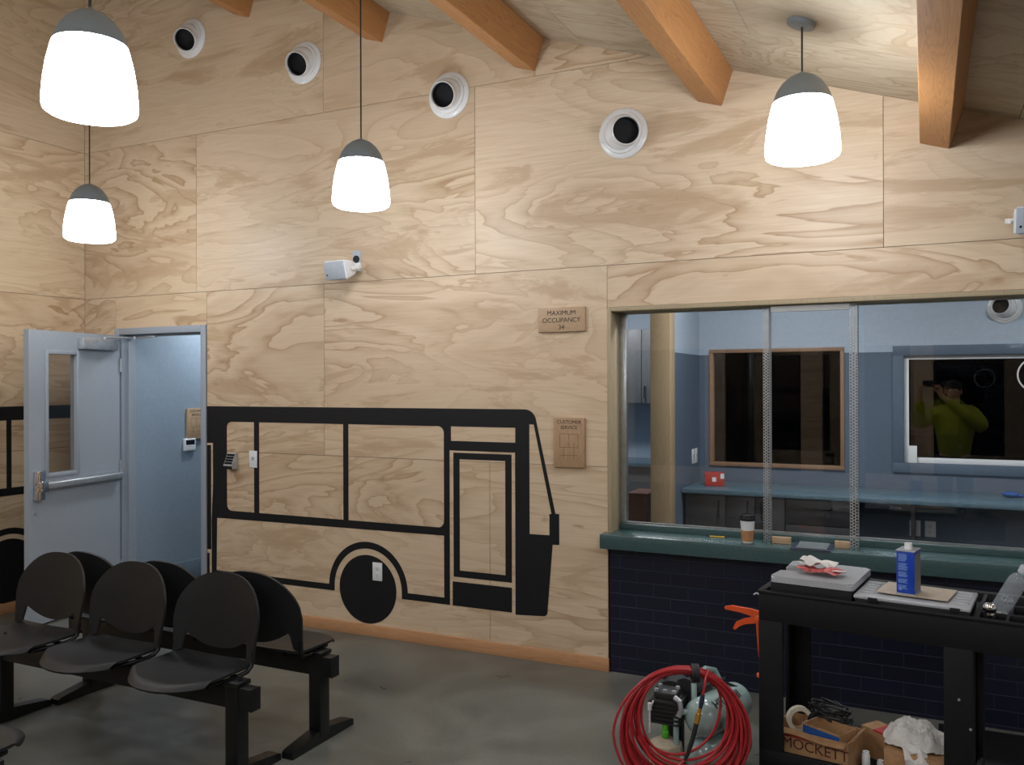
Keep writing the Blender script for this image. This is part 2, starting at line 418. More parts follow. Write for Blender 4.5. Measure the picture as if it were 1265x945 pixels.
struct(mb.build('wall_back', [M_ply, M_seam]))
# left wall, right wall, front wall (behind the camera)
mb = MB()
lr = []
for z0, z1, o in ((FZ, Z1, -.9), (Z1, Z2, -2.0), (Z2, Z3, -1.5), (Z3, 5.27, -2.44)):
    ys = [0, o]
    while ys[-1] > YF: ys.append(max(YF, ys[-1]-2.44))
    for a, b in zip(ys[1:], ys[:-1]): lr.append((a, b, z0, z1))
panel_wall(mb, lr, XL-.012, XL, 'x', False)
mb.mi = 1; mb.box(XL-.14, XL-.0125, YF, .14, 0, 5.3)
struct(mb.build('wall_left', [M_plyL, M_seam]))
mb = MB(); mb.box(XR, XR+.14, YF, 2.5, FZ, 2.4); struct(mb.build('wall_right', M_gyp))
mb = MB(); mb.prism(clip([(XL,2.3),(XR,2.3),(XR,5.4),(XL,5.4)]), YF-.14, YF); mb.box(XL, XR, YF-.14, YF, 0, .3)
for k in range(7): mb.box(XL+1.57*k-.16 if k else XL, XL+1.57*k+.16, YF-.14, YF, .3, 2.3)
struct(mb.build('wall_front', M_ply))
mb = MB(); mb.box(XL, XR, YF-.08, YF-.074, .3, 2.3); tag(mb.build('window_4', M_glass), kind='structure')
# floor
mb = MB(); mb.box(XL-.2, XR+.2, YF-.2, 4.4, -.2, FZ); struct(mb.build('floor', M_floor))
# sloped plywood ceiling with open seams
mb = MB()
ys = [.14, -.66, -1.88, -3.10, -4.32, -5.54, -6.76, -7.98, YF-.14]
def roofbox(mb, x0, x1, y0, y1, d0, d1):
    nx, nz = .315, .949
    P = []
    for (x, d) in ((x0,d0),(x1,d0),(x1,d1),(x0,d1)): P.append((x+nx*d, ROOF(x)+nz*d))
    mb.prism(P, y0, y1, 'y')
for j in range(len(ys)-1):
    xs = [XL-.14]+[x for x in ((-.3,2.0,4.31,6.63) if j % 2 else (.9,3.2,5.5,7.8))]+[XR+.14]
    for a, b in zip(xs[:-1], xs[1:]): roofbox(mb, a+G, b-G, ys[j+1]+G, ys[j]-G, 0, .012)
mb.mi = 1; roofbox(mb, XL-.14, XR+.14, YF-.14, .14, .0125, .12)
struct(mb.build('ceiling', [M_plyC, M_seam]))
# exposed beams, square to the roof slope
BEAMS = [(7.52, 'rightmost timber roof beam, outside the lamp light'),
         (6.355, 'timber roof beam right of the one beside the right pendant lamp'),
         (5.188, 'pale lit timber roof beam standing right of the pendant lamp with the ceiling plate'),
         (4.032, 'orange timber roof beam ending on the wall between that plate-hung lamp and the rightmost round vent'),
         (2.866, 'orange timber roof beam ending on the wall above the gap between the two right round vents'),
         (1.72, 'orange timber roof beam behind the cord of the middle pendant lamp'),
         (.535, 'short visible tip of an orange timber roof beam, leftmost at the top edge')]
for bx, lab in BEAMS:
    c = Vector((bx, ROOF(bx)))
    nx, nz, tx, tz = .315, .949, .949, -.315
    top = Vector((bx+.0665, ROOF(bx+.0665)))            # right upper corner on the roof
    br = top-Vector((nx, nz))*.205
    P = [(br.x-tx*.145, br.y-tz*.145), (br.x, br.y), (top.x, top.y), (top.x-tx*.145, top.y-tz*.145)]
    m = MB(); m.prism(P, YF+.004, -.002, 'y')
    bmesh.ops.bevel(m.bm, geom=[e for e in m.bm.edges if abs(e.verts[0].co.y-e.verts[1].co.y) > 1], offset=.004, segments=1, affect='EDGES')
    tag(m.build('roof_beam', M_fir), lab, 'beam', 'timber roof beams')
# baseboards
mb = MB(); mb.box(DX1, WX+.008, -.018, -.0005, FZ, .060, .003); struct(mb.build('baseboard_back', M_base))
mb = MB(); mb.box(XL+.0005, XL+.018, YF, -.0, FZ, .060, .003); mb.box(XL+.018, DX0, -.018, -.0005, FZ, .060, .003); struct(mb.build('baseboard_left', M_base))

# ---- hall behind the door
mb = MB(); mb.box(-.95, -.822, .141, 3.2, FZ, 2.7); struct(mb.build('wall_hall_left', M_hall))
mb = MB(); mb.box(.056, .15, .141, 3.2, FZ, 2.7); struct(mb.build('wall_hall_right', M_hall))
mb = MB(); mb.box(-.95, .15, 3.2, 3.3, 0, 2.7); struct(mb.build('wall_hall_end', M_hall))
mb = MB(); mb.box(-.95, .15, .141, 3.3, 2.7, 2.8); struct(mb.build('ceiling_hall', M_gyp))
mb = MB(); mb.box(-.8215, -.810, .142, 3.19, FZ, .165, .004); struct(mb.build('baseboard_hall', M_halltrim))

# ---- door frame and leaf
mb = MB()
for x0, x1 in ((DX0, -.838), (.053, DX1)): mb.box(x0, x1, -.016, -.0005, FZ, DZ, .003)
mb.box(-.838, .053, -.016, -.0005, 2.128, DZ, .002)
mb.box(-.86, -.822, 0, .14, FZ, DZ-.02); mb.box(.053, .085, 0, .14, FZ, DZ-.02); mb.box(-.822, .053, 0, .14, 2.128, DZ-.02)
mb.box(-.8215, -.806, .055, .10, FZ, 2.128); mb.box(-.806, .053, .055, .10, 2.112, 2.1275); mb.box(.038, .0525, .055, .10, FZ, 2.112)
fr = struct(mb.build('door_1', M_frame))
DA = math.radians(9.5)
leaf = thing('door_leaf', None, None, (-.818, -.022, 0), -PI/2+DA)   # local x along the leaf, local +y = face towards the camera
del_keys = [k for k in ('label', 'category') if k in leaf]
tag(leaf, 'grey painted steel door standing open with a tall narrow glass lite', 'door')
lw = .905
mb = MB()
lx0, lx1, lz0, lz1 = .465, .735, 1.075, 1.95
for (a, b, c, d) in ((0.004, lx0, -.005, 2.12), (lx1, lw, -.005, 2.12), (lx0, lx1, -.005, lz0), (lx0, lx1, lz1, 2.12)):
    mb.box(a, b, -.045, 0, c, d)
mb.build('leaf', M_doorp, leaf)
mb = MB()
for s0, s1 in ((0, .010), (-.055, -.045)):
    w = .028
    mb.box(lx0-w, lx0, s0, s1, lz0-w, lz1+w, .003); mb.box(lx1, lx1+w, s0, s1, lz0-w, lz1+w, .003)
    mb.box(lx0, lx1, s0, s1, lz0-w, lz0, .003); mb.box(lx0, lx1, s0, s1, lz1, lz1+w, .003)
mb.build('lite_frame', M_doorp, leaf)
mb = MB(); mb.box(lx0, lx1, -.026, -.020, lz0, lz1); mb.build('glass_pane', M_dglass, leaf)
mb = MB(); mb.box(.085, .455, .001, .062, 1.995, 2.082, .006)
cl = mb.build('door_closer', M_steel, leaf)
mb = MB(); mb.cyl((.20,.032,2.082), (.20,.032,2.10), .014); mb.tube([(.20,.032,2.096), (-.02,.13,2.098)], .008, 8)
mb.tube([(-.02,.13,2.098), (.02,.335,2.104)], .008, 8); mb.cyl((-.02,.13,2.09), (-.02,.13,2.112), .013)
mb.box(-.005, .045, .30, .37, 2.098, 2.1105, .002)
mb.build('closer_arm', M_steel, cl)
mb = MB()
mb.box(.012, .80, .004, .05, .965, 1.015, .012, 3)
mb.box(.012, .80, .001, .006, .955, 1.025, .001)
bar = mb.build('panic_bar', M_steel, leaf)
mb = MB(); mb.box(.805, .872, .001, .05, .895, 1.105, .008, 2); mb.box(.800, .885, .05, .075, .955, 1.03, .008, 2)
mb.build('latch_housing', M_chrome, bar)
mb = MB(); mb.cyl((.85,.001,.80), (.85,.006,.80), .011); mb.build('lock_cylinder', M_steel, leaf)
mb = MB()
for z in (.25, 1.05, 1.88): mb.cyl((.0,.008,z-.055), (.0,.008,z+.055), .008, n=10)
build_each(mb, 'hinge', M_steel, leaf)

# ------------------------------------------------------------------ bus mural on the back wall
T = .0016
def wallM(y=-.0009): return Matrix.Translation((0, y, 0)) @ WALLROT
bus = thing('bus_mural', 'black bus silhouette applied to the plywood wall between door and service window', 'mural', (1.5, 0, 0))
def busp(name, splines):
    o = flat_mesh(name, splines, T, M_black, None, Matrix.Translation((-1.5,0,0)) @ wallM()); o.parent = bus; return o
WCX, WCZ = 1.587, .30
ro, ri = .328, .281
body = [(.165, 1.275), (.105, 1.275), (.105, 1.556)]
body += [(2.79, 1.558)]+arc(2.79, 1.478, .080, PI/2, .12, 8)
body += [(2.9985, .910), (3.024, .910), (3.024, .718), (2.979, .716), (2.943, .29)]+arc(2.915, .292, .028, 0, -PI/2, 5)+[(2.722, .252)]
# right-hand edge of the door opening up and round the doorway, then down its left side
body += [(2.722, 1.282), (2.258, 1.282), (2.243, 1.282), (2.243, .262), (WCX+ri, .262)]
body += [(WCX+ri, WCZ)]+arc(WCX, WCZ, ri, 0, PI, 40)[1:]+[(WCX-ri, .262), (.150, .262), (.150, .7), (.165, .95)]
win_l = rrect(.305, .768, .572, 1.440, (.045, 0, 0, .045))
win_m = rrect(.620, .768, 1.384, 1.440)
win_r = rrect(1.428, .768, 2.200, 1.440, (0, .045, .045, 0))
low = [(.198, .306), (WCX-ro, .306), (WCX-ro, WCZ)]+arc(WCX, WCZ, ro, PI, 0, 40)[1:]+[(WCX+ro, .306), (2.200, .306), (2.200, .716), (.205, .706)]
topl = rrect(2.254, 1.345, 2.724, 1.440)
shield = [(2.822, .772), (2.958, .774), (2.958, .905), (2.972, .908), (2.853, 1.462), (2.822, 1.464)]
busp('bus_body', [body, win_l, win_m, win_r, low, topl, shield])
busp('wheel', [arc(WCX, WCZ, .237, 0, 2*PI, 56)[:-1]])
busp('bus_door', [rrect(2.272, .452, 2.697, 1.268), rrect(2.318, .496, 2.652, 1.226)])
busp('door_step', [rrect(2.264, .262, 2.697, .420)])
busp('rear_hatch', [rrect(.1055, .46, .145, 1.258)])
busp('rear_bumper', [rrect(.1055, .262, .128, .432)])
# second bus round the corner on the left wall
busl = thing('bus_mural', 'black bus silhouette on the left wall, mostly hidden behind the open door', 'mural', (XL, -.7, 0))
ML = Matrix.Translation((.0009, .7, 0)) @ Matrix.Rotation(PI/2, 4, 'Z') @ WALLROT   # drawing x = world y
def buslp(name, sp): 
    o = flat_mesh(name, sp, T, M_black, None, ML); o.parent = busl; return o
yc, zc = -.67, .30
bl = [(-2.6, 1.452), (-2.6, 1.558), (-.02, 1.558), (-.02, .262), (yc+ri, .262), (yc+ri, zc)]+arc(yc, zc, ri, 0, PI, 40)[1:]+[(yc-ri, .262), (-2.6, .262)]
buslp('bus_body', [bl, rrect(-.646, .935, -.10, 1.452, (0,.045,.045,0)), rrect(-1.45, .935, -.686, 1.452),  rrect(-2.3, .935, -1.49, 1.452),
      [(-.06, .306), (-.06, .875), (-2.55, .875), (-2.55, .306), (yc-ro, .306), (yc-ro, zc)]+arc(yc, zc, ro, PI, 0, 40)[1:]+[(yc+ro, .306)]])
buslp('wheel', [arc(yc, zc, .245, 0, 2*PI, 56)[:-1]])

# ------------------------------------------------------------------ service window
mb = MB()
mb.box(WX, WX+.025, -.004, .165, .82, WZ1, .001); mb.box(WX+.025, 7.4, -.004, .165, WZ1-.025, WZ1, .001)
struct(mb.build('trim_1', M_jamb))
mb = MB(); mb.box(3.352, XR, .004, .14, FZ, .733); struct(mb.build('wall_counter_front', M_brick))
mb = MB(); mb.box(7.4, XR, -.001, .16, .733, WZ1); struct(mb.build('wall_back_right', M_ply))
mb = MB(); mb.box(3.318, 7.4, -.085, .30, .734, .82, .004); mb.box(3.368, 7.4, .138, .20, .8195, .858, .003)
tag(mb.build('service_counter', M_counter), 'long dark green counter ledge under the service window, on navy brick', 'counter')
mb = MB()
mb.box(3.367, 3.412, .15, .185, .858, 2.155, .002); mb.box(7.36, 7.4, .15, .185, .858, 2.155)
mb.box(3.412, 7.36, .155, .18, .858, .868); mb.box(3.412, 7.36, .155, .18, 2.146, 2.155)
w1 = struct(mb.build('window_1', M_alu))
mb = MB(); mb.box(3.412, 4.262, .165, .171, .868, 2.146); mb.build('glass_pane', M_glass, w1)
mb = MB(); mb.box(4.775, 7.36, .165, .171, .868, 2.146); mb.build('glass_pane', M_glass, w1)
mb = MB(); mb.box(4.296, 4.712, .058, .064, .865, 2.118); mb.build('glass_pane', M_glass, w1)
mb = MB(); mb.box(4.292, 4.708, .05, .075, 2.118, 2.150, .002); mb.build('header_rail', M_white, w1)
def perforated(mb, x0, x1, y, z0, z1, cols, axis='x', pitch=.0165):
    """strip pierced by a staggered grid of square holes"""
    w = (x1-x0)/cols; rows = int((z1-z0)/pitch)
    def P(a, z): return mb.v((a, y, z)) if axis == 'x' else mb.v((y, a, z))
    for c in range(cols):
        off = pitch/2 if c % 2 else 0
        for r in range(rows):
            a0, a1 = x0+c*w, x0+(c+1)*w; b0 = z0+r*pitch+off; b1 = b0+pitch
            if b1 > z1: continue
            h = .17
            o = [P(a0,b0), P(a1,b0), P(a1,b1), P(a0,b1)]
            i = [P(a0+w*h,b0+pitch*h), P(a1-w*h,b0+pitch*h), P(a1-w*h,b1-pitch*h), P(a0+w*h,b1-pitch*h)]
            for k in range(4): mb.f([o[k], o[(k+1) % 4], i[(k+1) % 4], i[k]], False)
def standard(x0, x1, ret, label):
    t = thing('perforated_upright', label, 'metal upright', ((x0+x1)/2, .04, .8205), 0, 'perforated uprights in the service window')
    cx = (x0+x1)/2
    for nm, fn in (('front_flange', lambda m: perforated(m, x0-cx, x1-cx, 0, 0, 1.334, 3)),
                   ('side_flange', lambda m: perforated(m, .001, ret, x1-cx, 0, 1.334, 3, 'y'))):
        m = MB(); fn(m); bmesh.ops.remove_doubles(m.bm, verts=m.bm.verts[:], dist=1e-5)
        o = m.build(nm, M_galv, t); md = o.modifiers.new('thickness', 'SOLIDIFY'); md.thickness = .002; md.offset = 0
    return t
standard(4.252, 4.284, .085, 'left perforated zinc upright standing on the green counter, beside the coffee cup')
standard(4.706, 4.748, .06, 'right perforated zinc upright standing on the green counter')
# oak blocks and pass-through tray
for x0, x1, lab in ((4.297, 4.398, 'short oak block on the counter left of the cash tray'), (4.628, 4.704, 'short oak block on the counter right of the cash tray')):
    mb = MB(); mb.box(x0, x1, .04, .066, .8205, .858, .002); tag(mb.build('oak_block', M_sign), lab, 'wood block', 'oak blocks under the middle pane')
tr = thing('cash_tray', 'dark blue pass-through cash tray set on the green counter', 'cash tray', (4.515, .03, .8205))
mb = MB()
mb.box(-.105, .105, -.125, -.098, 0, .005, .0015); mb.box(-.105, .105, .098, .125, 0, .005, .0015)
mb.box(-.105, -.08, -.098, .098, 0, .005, .0015); mb.box(.08, .105, -.098, .098, 0, .005, .0015)
mb.build('tray_rim', M_navy, tr)
def scoop(u, v): return (-.08+.16*u, -.098+.196*v, .0015+.006*(2*v-1)**4)
mb = MB(); mb.sheet(scoop, 4, 12, .001); mb.build('tray_bowl', M_alu, tr)
# coffee cup
cup = thing('coffee_cup', 'white paper coffee cup with brown sleeve and black lid on the counter', 'cup', (4.168, .012, .8205))
mb = MB(); mb.lathe([(0,0.002), (.029,0.002), (.030,0), (.0405,.128), (.042,.132), (.039,.132), (.028,.01)], 28); mb.build('cup', M_whitep, cup)
mb = MB(); mb.lathe([(.0312,.008), (.0325,.008), (.0376,.070), (.0363,.070)], 28); mb.build('sleeve', M_kraft, cup)
mb = MB(); mb.lathe([(.0425,.124), (.0445,.126), (.0445,.136), (.041,.140), (.0395,.156), (.036,.158), (.033,.151), (0,.150)], 28); mb.build('lid', M_black, cup)
# pencil
pn = thing('pencil', 'short yellow pencil lying on the green counter left of the coffee cup', 'pencil', (3.985, .10, .8205), .12)
mb = MB(); mb.cyl((-.05,0,.004), (.035,0,.004), .0037, n=6); mb.build('barrel', M_yellow, pn)
mb = MB(); mb.cyl((.035,0,.004), (.052,0,.004), .0037, .0005, n=6); mb.build('tip', M_ink, pn)
mb = MB(); mb.cyl((-.062,0,.004), (-.05,0,.004), .0037, n=10); mb.build('eraser', M_black, pn)
# white ring decal on the glass
mb = MB(); 
prof = arc(0, 0, 1, 0, 2*PI, 8)
flat = flat_mesh('glass_ring', [arc(0,0,.090,0,2*PI,48)[:-1], arc(0,0,.083,0,2*PI,48)[:-1]], .002, M_white, None, WALLROT)
flat.location = (5.59, .1635, 1.757); tag(flat, 'thin white ring on the service window glass at the right edge', 'decal')
mb.bm.free()

# ------------------------------------------------------------------ office behind the glass
OZ = 1.955
mb = MB()
for (x0, x1, z0, z1) in ((3.354, 8.3, FZ, 1.03), (3.354, 3.44, 1.03, OZ), (4.5, 4.85, 1.03, OZ), (6.6, 8.3, 1.03, OZ)): mb.box(x0, x1, 2.3, 2.42, z0, z1)
mb.mi = 1
mb.box(3.354, 8.3, 2.3, 2.42, 2.0, 2.9)
for (x0, x1) in ((3.354, 3.44), (4.5, 4.85), (6.6, 8.3)): mb.box(x0, x1, 2.3, 2.42, OZ, 2.0)
struct(mb.build('wall_office_back', [M_offlow, M_offup]))
mb = MB(); mb.box(3.234, 3.354, 1.50, 2.42, FZ, OZ); mb.mi = 1; mb.box(3.234, 3.354, 1.50, 2.42, OZ, 2.9)
mb.box(3.234, 3.354, .166, 1.50, 2.5, 2.9); struct(mb.build('wall_office_left', [M_offlow, M_offup]))
mb = MB(); mb.box(1.0, 8.3, .142, 4.3, 2.9, 3.0); struct(mb.build('ceiling_office', M_gyp))
mb = MB(); mb.box(3.205, 3.358, 1.36, 1.499, FZ, 2.499, .003)
tag(mb.build('wood_post', M_post), 'pale wooden door post seen through the left end of the service window', 'post')
# back room with cupboards
mb = MB(); mb.box(1.0, 3.3, 4.1, 4.3, FZ, 2.9); mb.box(1.0, 1.1, .142, 4.1, FZ, 2.9); mb.box(3.234, 3.354, 2.42, 4.1, FZ, 2.9)
struct(mb.build('wall_backroom', M_offup))
uc = thing('wall_cupboard', 'grey wall cupboard in the back room, seen left of the wooden post', 'cupboard', (2.2, 3.75, 1.51))
mb = MB(); mb.box(-.6, .6, .02, .34, 0, .775); mb.build('carcass', M_cabg, uc)
for k in range(3):
    m = MB(); m.box(-.597+.4*k, -.203+.4*k, 0, .0195, .004, .771, .002); d = m.build('door', M_cabg, uc)
    m = MB(); xx = -.235+.4*k if k == 0 else -.56+.4*k; m.tube([(xx,0,.05), (xx,-.03,.055), (xx,-.03,.175), (xx,0,.18)], .006, 8); m.build('handle', M_black, d)
lc = thing('base_cupboard', 'grey base cupboard with blue-grey top in the back room', 'cupboard', (2.2, 3.5, 0))
mb = MB(); mb.box(-.6, .6, 0, .58, FZ, .87); mb.build('carcass', M_cabg, lc)
mb = MB(); mb.box(-.6, .62, -.03, .59, .8705, .91, .003); mb.build('worktop', M_desk, lc)
mb = MB(); mb.box(2.84, 3.005, 1.95, 2.25, FZ, .795, .004); mb.box(2.835, 3.01, 1.94, 2.26, .795, .81, .003)
M_rb = simple('red brown wood', (112,64,48), .5)
tag(mb.build('wood_pedestal', M_rb), 'low red-brown wooden pedestal low behind the left end of the window', 'pedestal')
# office windows
def off_window(n, x0, x1, z0, z1, frame_m, w, inner=False):
    m = MB(); y0 = 2.285
    m.box(x0, x1, y0, 2.40, z0, z0+w, .002); m.box(x0, x1, y0, 2.40, z1-w, z1, .002)
    m.box(x0, x0+w, y0, 2.40, z0+w, z1-w, .002); m.box(x1-w, x1, y0, 2.40, z0+w, z1-w, .002)
    o = struct(m.build('window_%d' % n, frame_m))
    g = MB(); g.box(x0+w, x1-w, 2.35, 2.356, z0+w, z1-w); g.build('glass_pane', M_nglass, o)
    return o
off_window(2, 3.44, 4.50, 1.03, 2.0, timber('brown oak frame', (5,5,5), (150,118,92), (120,90,68)), .03)
w3 = off_window(3, 4.85, 6.6, 1.03, 2.0, M_offlow, .075)
mb = MB()
a0, a1, b0, b1 = 4.926, 6.524, 1.106, 1.924
mb.box(a0, a0+.035, 2.32, 2.35, b0, b1, .002); mb.box(a1-.035, a1, 2.32, 2.35, b0, b1, .002); mb.box(a0+.035, a1-.035, 2.32, 2.35, b0, b0+.04, .002); mb.box(a0+.035, a1-.035, 2.32, 2.35, b1-.03, b1, .002)
mb.box(a0+.03, a0+.09, 2.29, 2.32, b0, b0+.13, .004)
mb.build('sash_frame', M_whitep, w3)
mb = MB(); mb.box(1.0, 8.6, 2.9, 12, -.25, -.2); tag(mb.build('ground', M_ground), kind='structure')
# office counter and cabinets
dk = thing('office_worktop', 'blue-grey worktop running under the office windows', 'worktop', (3.36, 2.0, .9))
mb = MB(); mb.box(0, 4.4, -.32, .284, -.035, 0, .003); mb.build('top', M_desk, dk)
mb = MB(); mb.box(1.62, 1.645, -.28, .28, -.919, -.036); mb.box(4.35, 4.38, -.28, .28, -.919, -.036); build_each(mb, 'support_panel', M_cab, dk)
def cab(x0, x1, doors, label):
    t = thing('base_cabinet', label, 'cabinet', (x0, 1.72, 0), 0, 'charcoal cabinets under the office worktop')
    w = x1-x0
    m = MB(); m.box(0.002, w-.002, .02, .55, .1, .862); m.box(.002, w-.002, .07, .55, FZ, .1); m.build('carcass', M_cab, t)
    if doors:
        dw = w/doors
        for k in range(doors):
            m = MB(); m.box(dw*k+.003, dw*(k+1)-.003, 0, .0195, .11, .858, .002); d = m.build('door', M_cab, t)
            hx = dw*(k+1)-.05 if k == 0 else dw*k+.05
            m = MB(); m.tube([(hx,0,.69), (hx,-.028,.695), (hx,-.028,.815), (hx,0,.82)], .006, 8); m.build('handle', M_black, d)
    else:
        for (z0, z1) in ((.11,.38), (.385,.665), (.67,.858)):
            m = MB(); m.box(.003, w-.003, 0, .0195, z0, z1, .002); d = m.build('drawer', M_cab, t)
            zc_ = z1-.06; m = MB(); m.tube([(w/2-.09,0,zc_), (w/2-.085,-.028,zc_), (w/2+.085,-.028,zc_), (w/2+.09,0,zc_)], .006, 8); m.build('handle', M_black, d)
cab(3.375, 3.69, 1, 'single-door charcoal cabinet below the red box')
cab(3.69, 4.13, 2, 'two-door charcoal cabinet behind the coffee cup')
cab(4.13, 4.60, 0, 'charcoal drawer cabinet behind the cash tray')
rb = thing('red_box', 'small red and white carton on the office worktop', 'box', (3.55, 1.97, .9005), .25)
mb = MB(); mb.box(-.075, .075, -.05, .05, 0, .105, .002); mb.build('carton', M_red, rb)
mb = MB(); mb.box(-.02, .012, -.0515, -.0501, .035, .07); mb.box(.045, .0735, -.0515, -.0501, .06, .1); mb.box(-.0765, -.0751, -.03, .02, .03, .06); build_each(mb, 'printed_panel', M_whitep, rb)
mb = MB(); mb.ell((0,0,.022), (.055,.04,.022)); mb.ell((.05,0,.014), (.035,.02,.013))
o = mb.build('blue_tape_dispenser', M_bluep); o.location = (5.62, 2.1, .9005); tag(o, 'small blue object lying on the office worktop at the right', 'desk item')
def plate(name, loc, w, h, face, label, cat, rz=0, outlet=False):
    t = thing(name, label, cat, loc, rz)
    m = MB(); m.box(-w/2, w/2, -.006, -.0004, -h/2, h/2, .002); m.build('plate', M_whitep, t)
    m = MB()
    if outlet:
        for dz in (.022, -.022):
            m.box(-.017, .017, -.008, -.006, dz-.016, dz+.016, .003)
        p = build_each(m, 'socket', M_whitep, t)[0]; m = MB()
        for dz in (.022, -.022):
            m.box(-.008, -.0055, -.0086, -.008, dz-.002, dz+.008); m.box(.0055, .008, -.0086, -.008, dz-.002, dz+.008); m.cyl((0,-.008,dz-.009), (0,-.0086,dz-.009), .0028, n=10)
        build_each(m, 'slot', M_dark, p)
    else:
        m.box(-.013, .013, -.010, -.006, face-.008, face+.018, .002); m.build('button', M_greyp, t)
    return t
plate('power_outlet', (5.0, 2.2995, .61), .075, .12, 0, 'power outlet under the office worktop, left one', 'outlet', 0, True)
plate('power_outlet', (5.105, 2.2995, .61), .075, .12, 0, 'power outlet under the office worktop, right one', 'outlet', 0, True)
plate('light_switch', (3.3545, 2.06, 1.12), .075, .12, 0, 'white light switch on the office side wall, nearer one', 'switch', PI/2)
plate('light_switch', (3.3545, 2.16, 1.12), .075, .12, 0, 'white light switch on the office side wall, farther one', 'switch', PI/2)

# ------------------------------------------------------------------ wall fittings in the lobby
plate('light_switch', (.565, 0, 1.165), .075, .125, 0, 'white switch plate on the bus mural window pillar', 'switch')
plate('power_outlet', (1.672, -.0018, .43), .078, .125, 0, 'white power outlet on the black wheel of the bus mural', 'outlet', 0, True)
kp = thing('keypad_reader', 'dark metal keypad door reader on the wall right of the door', 'keypad', (.372, 0, 1.145))
mb = MB(); mb.prism([(-.0005,-.06), (-.0005,.06), (-.02,.062), (-.065,-.035), (-.065,-.055)], -.043, .043, 'x'); mb.build('housing', M_steel, kp)
mb = MB()
for r in range(4):
    for c in range(3):
        t = .16+.2*r; y = -.02-.045*t; z = .062-.097*t
        mb.box(-.035+.024*c, -.014+.024*c, y-.007, y+.002, z-.008, z+.008, .002)
build_each(mb, 'key', M_black, kp)
mb = MB(); mb.box(-.044, .044, -.0665, -.0645, -.057, -.034); mb.build('front_lip', M_black, kp)

def plaque(loc, w, h, mat, lines, size, label, rz=0, icon=False, gap=1.08):
    t = thing('wall_sign', label, 'sign', loc, rz)
    m = MB(); m.box(-w/2, w/2, -.020, -.0005, -h/2, h/2, .002); m.build('board', mat, t)
    z = h/2-size*1.15 if icon else h/2-size*1.15
    for ln in lines:
        text_mesh('lettering', ln, size, M_ink, t, Matrix.Translation((0,-.0204,z)) @ WALLROT, .001); z -= size*gap
    if icon:
        m = MB()
        def bar(x0, x1, z0, z1): m.box(x0, x1, -.0206, -.0199, z0, z1)
        W2 = w*.30; zt = h*.18; zb = -h*.09; th = .0028
        bar(-W2, W2, zt-th, zt); bar(-W2, W2, zb-th, zb); bar(-W2, -W2+th, zb, zt); bar(W2-th, W2, zb, zt); bar(-th/2, th/2, zb, zt)
        bar(-W2*.6, -W2*.6+th, -h*.3, zb); bar(W2*.5, W2*.5+th, -h*.36, zb+.03); bar(-W2, W2, -h*.26, -h*.26+th)
        for k in range(9): m.cyl((-W2+.016*k, -.0199, -h*.32-.012*(k % 2)), (-W2+.016*k, -.0210, -h*.32-.012*(k % 2)), .0025, n=8)
        m.build('engraved_picture', M_engr, t)
    return t
plaque((3.05, 0, 2.115), .312, .150, M_sign, ['MAXIMUM', 'OCCUPANCY', '34'], .041, 'wide oak plaque lettered MAXIMUM OCCUPANCY 34 beside the service window')
plaque((3.098, 0, 1.356), .206, .305, M_signv, ['CUSTOMER', 'SERVICE'], .031, 'upright oak plaque lettered CUSTOMER SERVICE beside the counter', icon=True)
plaque((-.8218, .775, 1.372), .206, .275, M_sign, ['CUSTOMER', 'SERVICE'], .030, 'small oak plaque on the blue hall wall inside the doorway', rz=PI/2, icon=True)
th = thing('thermostat', 'white thermostat with dark display on the hall wall', 'thermostat', (-.822, .70, 1.19), PI/2)
mb = MB(); mb.box(-.065, .065, -.026, -.0004, -.055, .055, .008, 3); mb.build('case', M_whitep, th)
mb = MB(); mb.box(-.05, .05, -.0275, -.0255, .0, .042, .001); mb.build('display', M_screen, th)

# wall speakers
def speaker(loc, rz, rx, label, off, bside):
    t = thing('wall_speaker', label, 'speaker', loc, 0, 'white wall speakers')
    m = MB(); m.box(-.035, .035, -.006, -.0004, -.02, .115, .002); pl = m.build('wall_plate', M_greyp, t)
    m = MB(); m.cyl((0,-.006,.055), (0,-.012,.055), .026); m.build('cable_gland', M_black, pl)
    R = Matrix.Translation(off) @ Matrix.Rotation(rz, 4, 'Z') @ Matrix.Rotation(rx, 4, 'X')
    m = MB(); m.M = R
    a, b, h0, h1 = .098, .070, .068, .045
    vs = [m.v(p) for p in ((-a,-.07,-h0),(a,-.07,-h0),(a,-.07,h0),(-a,-.07,h0),(-b,.07,-h1),(b,.07,-h1),(b,.07,h1),(-b,.07,h1))]
    for q in ((0,1,2,3),(7,6,5,4),(0,4,5,1),(1,5,6,2),(2,6,7,3),(3,7,4,0)): m.f([vs[i] for i in q], False)
    bmesh.ops.bevel(m.bm, geom=m.bm.edges[:], offset=.010, segments=3, affect='EDGES')
    cab_ = m.build('cabinet', M_whitep, t)
    m = MB(); m.M = R; m.box(-.09, .09, -.0735, -.0695, -.06, .06, .003); g = m.build('grille', M_greyp, cab_)
    m = MB(); m.M = R; m.cyl((-.07,-.0735,-.028), (-.07,-.0745,-.028), .006, n=12); m.build('badge', M_black, g)
    m = MB(); m.M = R
    for s in (-1, 1): m.box(s*.100-.003, s*.100+.003, -.01, .085, -.012, .012, .002)
    m.box(-.103, .103, .085, .091, -.012, .012, .002)
    m.M = Matrix.Identity(4); pr_ = R @ Vector((0,.088,0)); m.tube([pr_, (0,-.004,.0)], .010, 10); m.box(-.035, .035, -.009, -.001, -.03, .03, .002)
    m.build('bracket', M_whitep, t)
    return t
speaker((1.505, 0, 2.535), math.radians(-6), math.radians(14), 'white box speaker on the plywood wall below the middle pendant lamp', (-.015, -.155, -.03), 1)
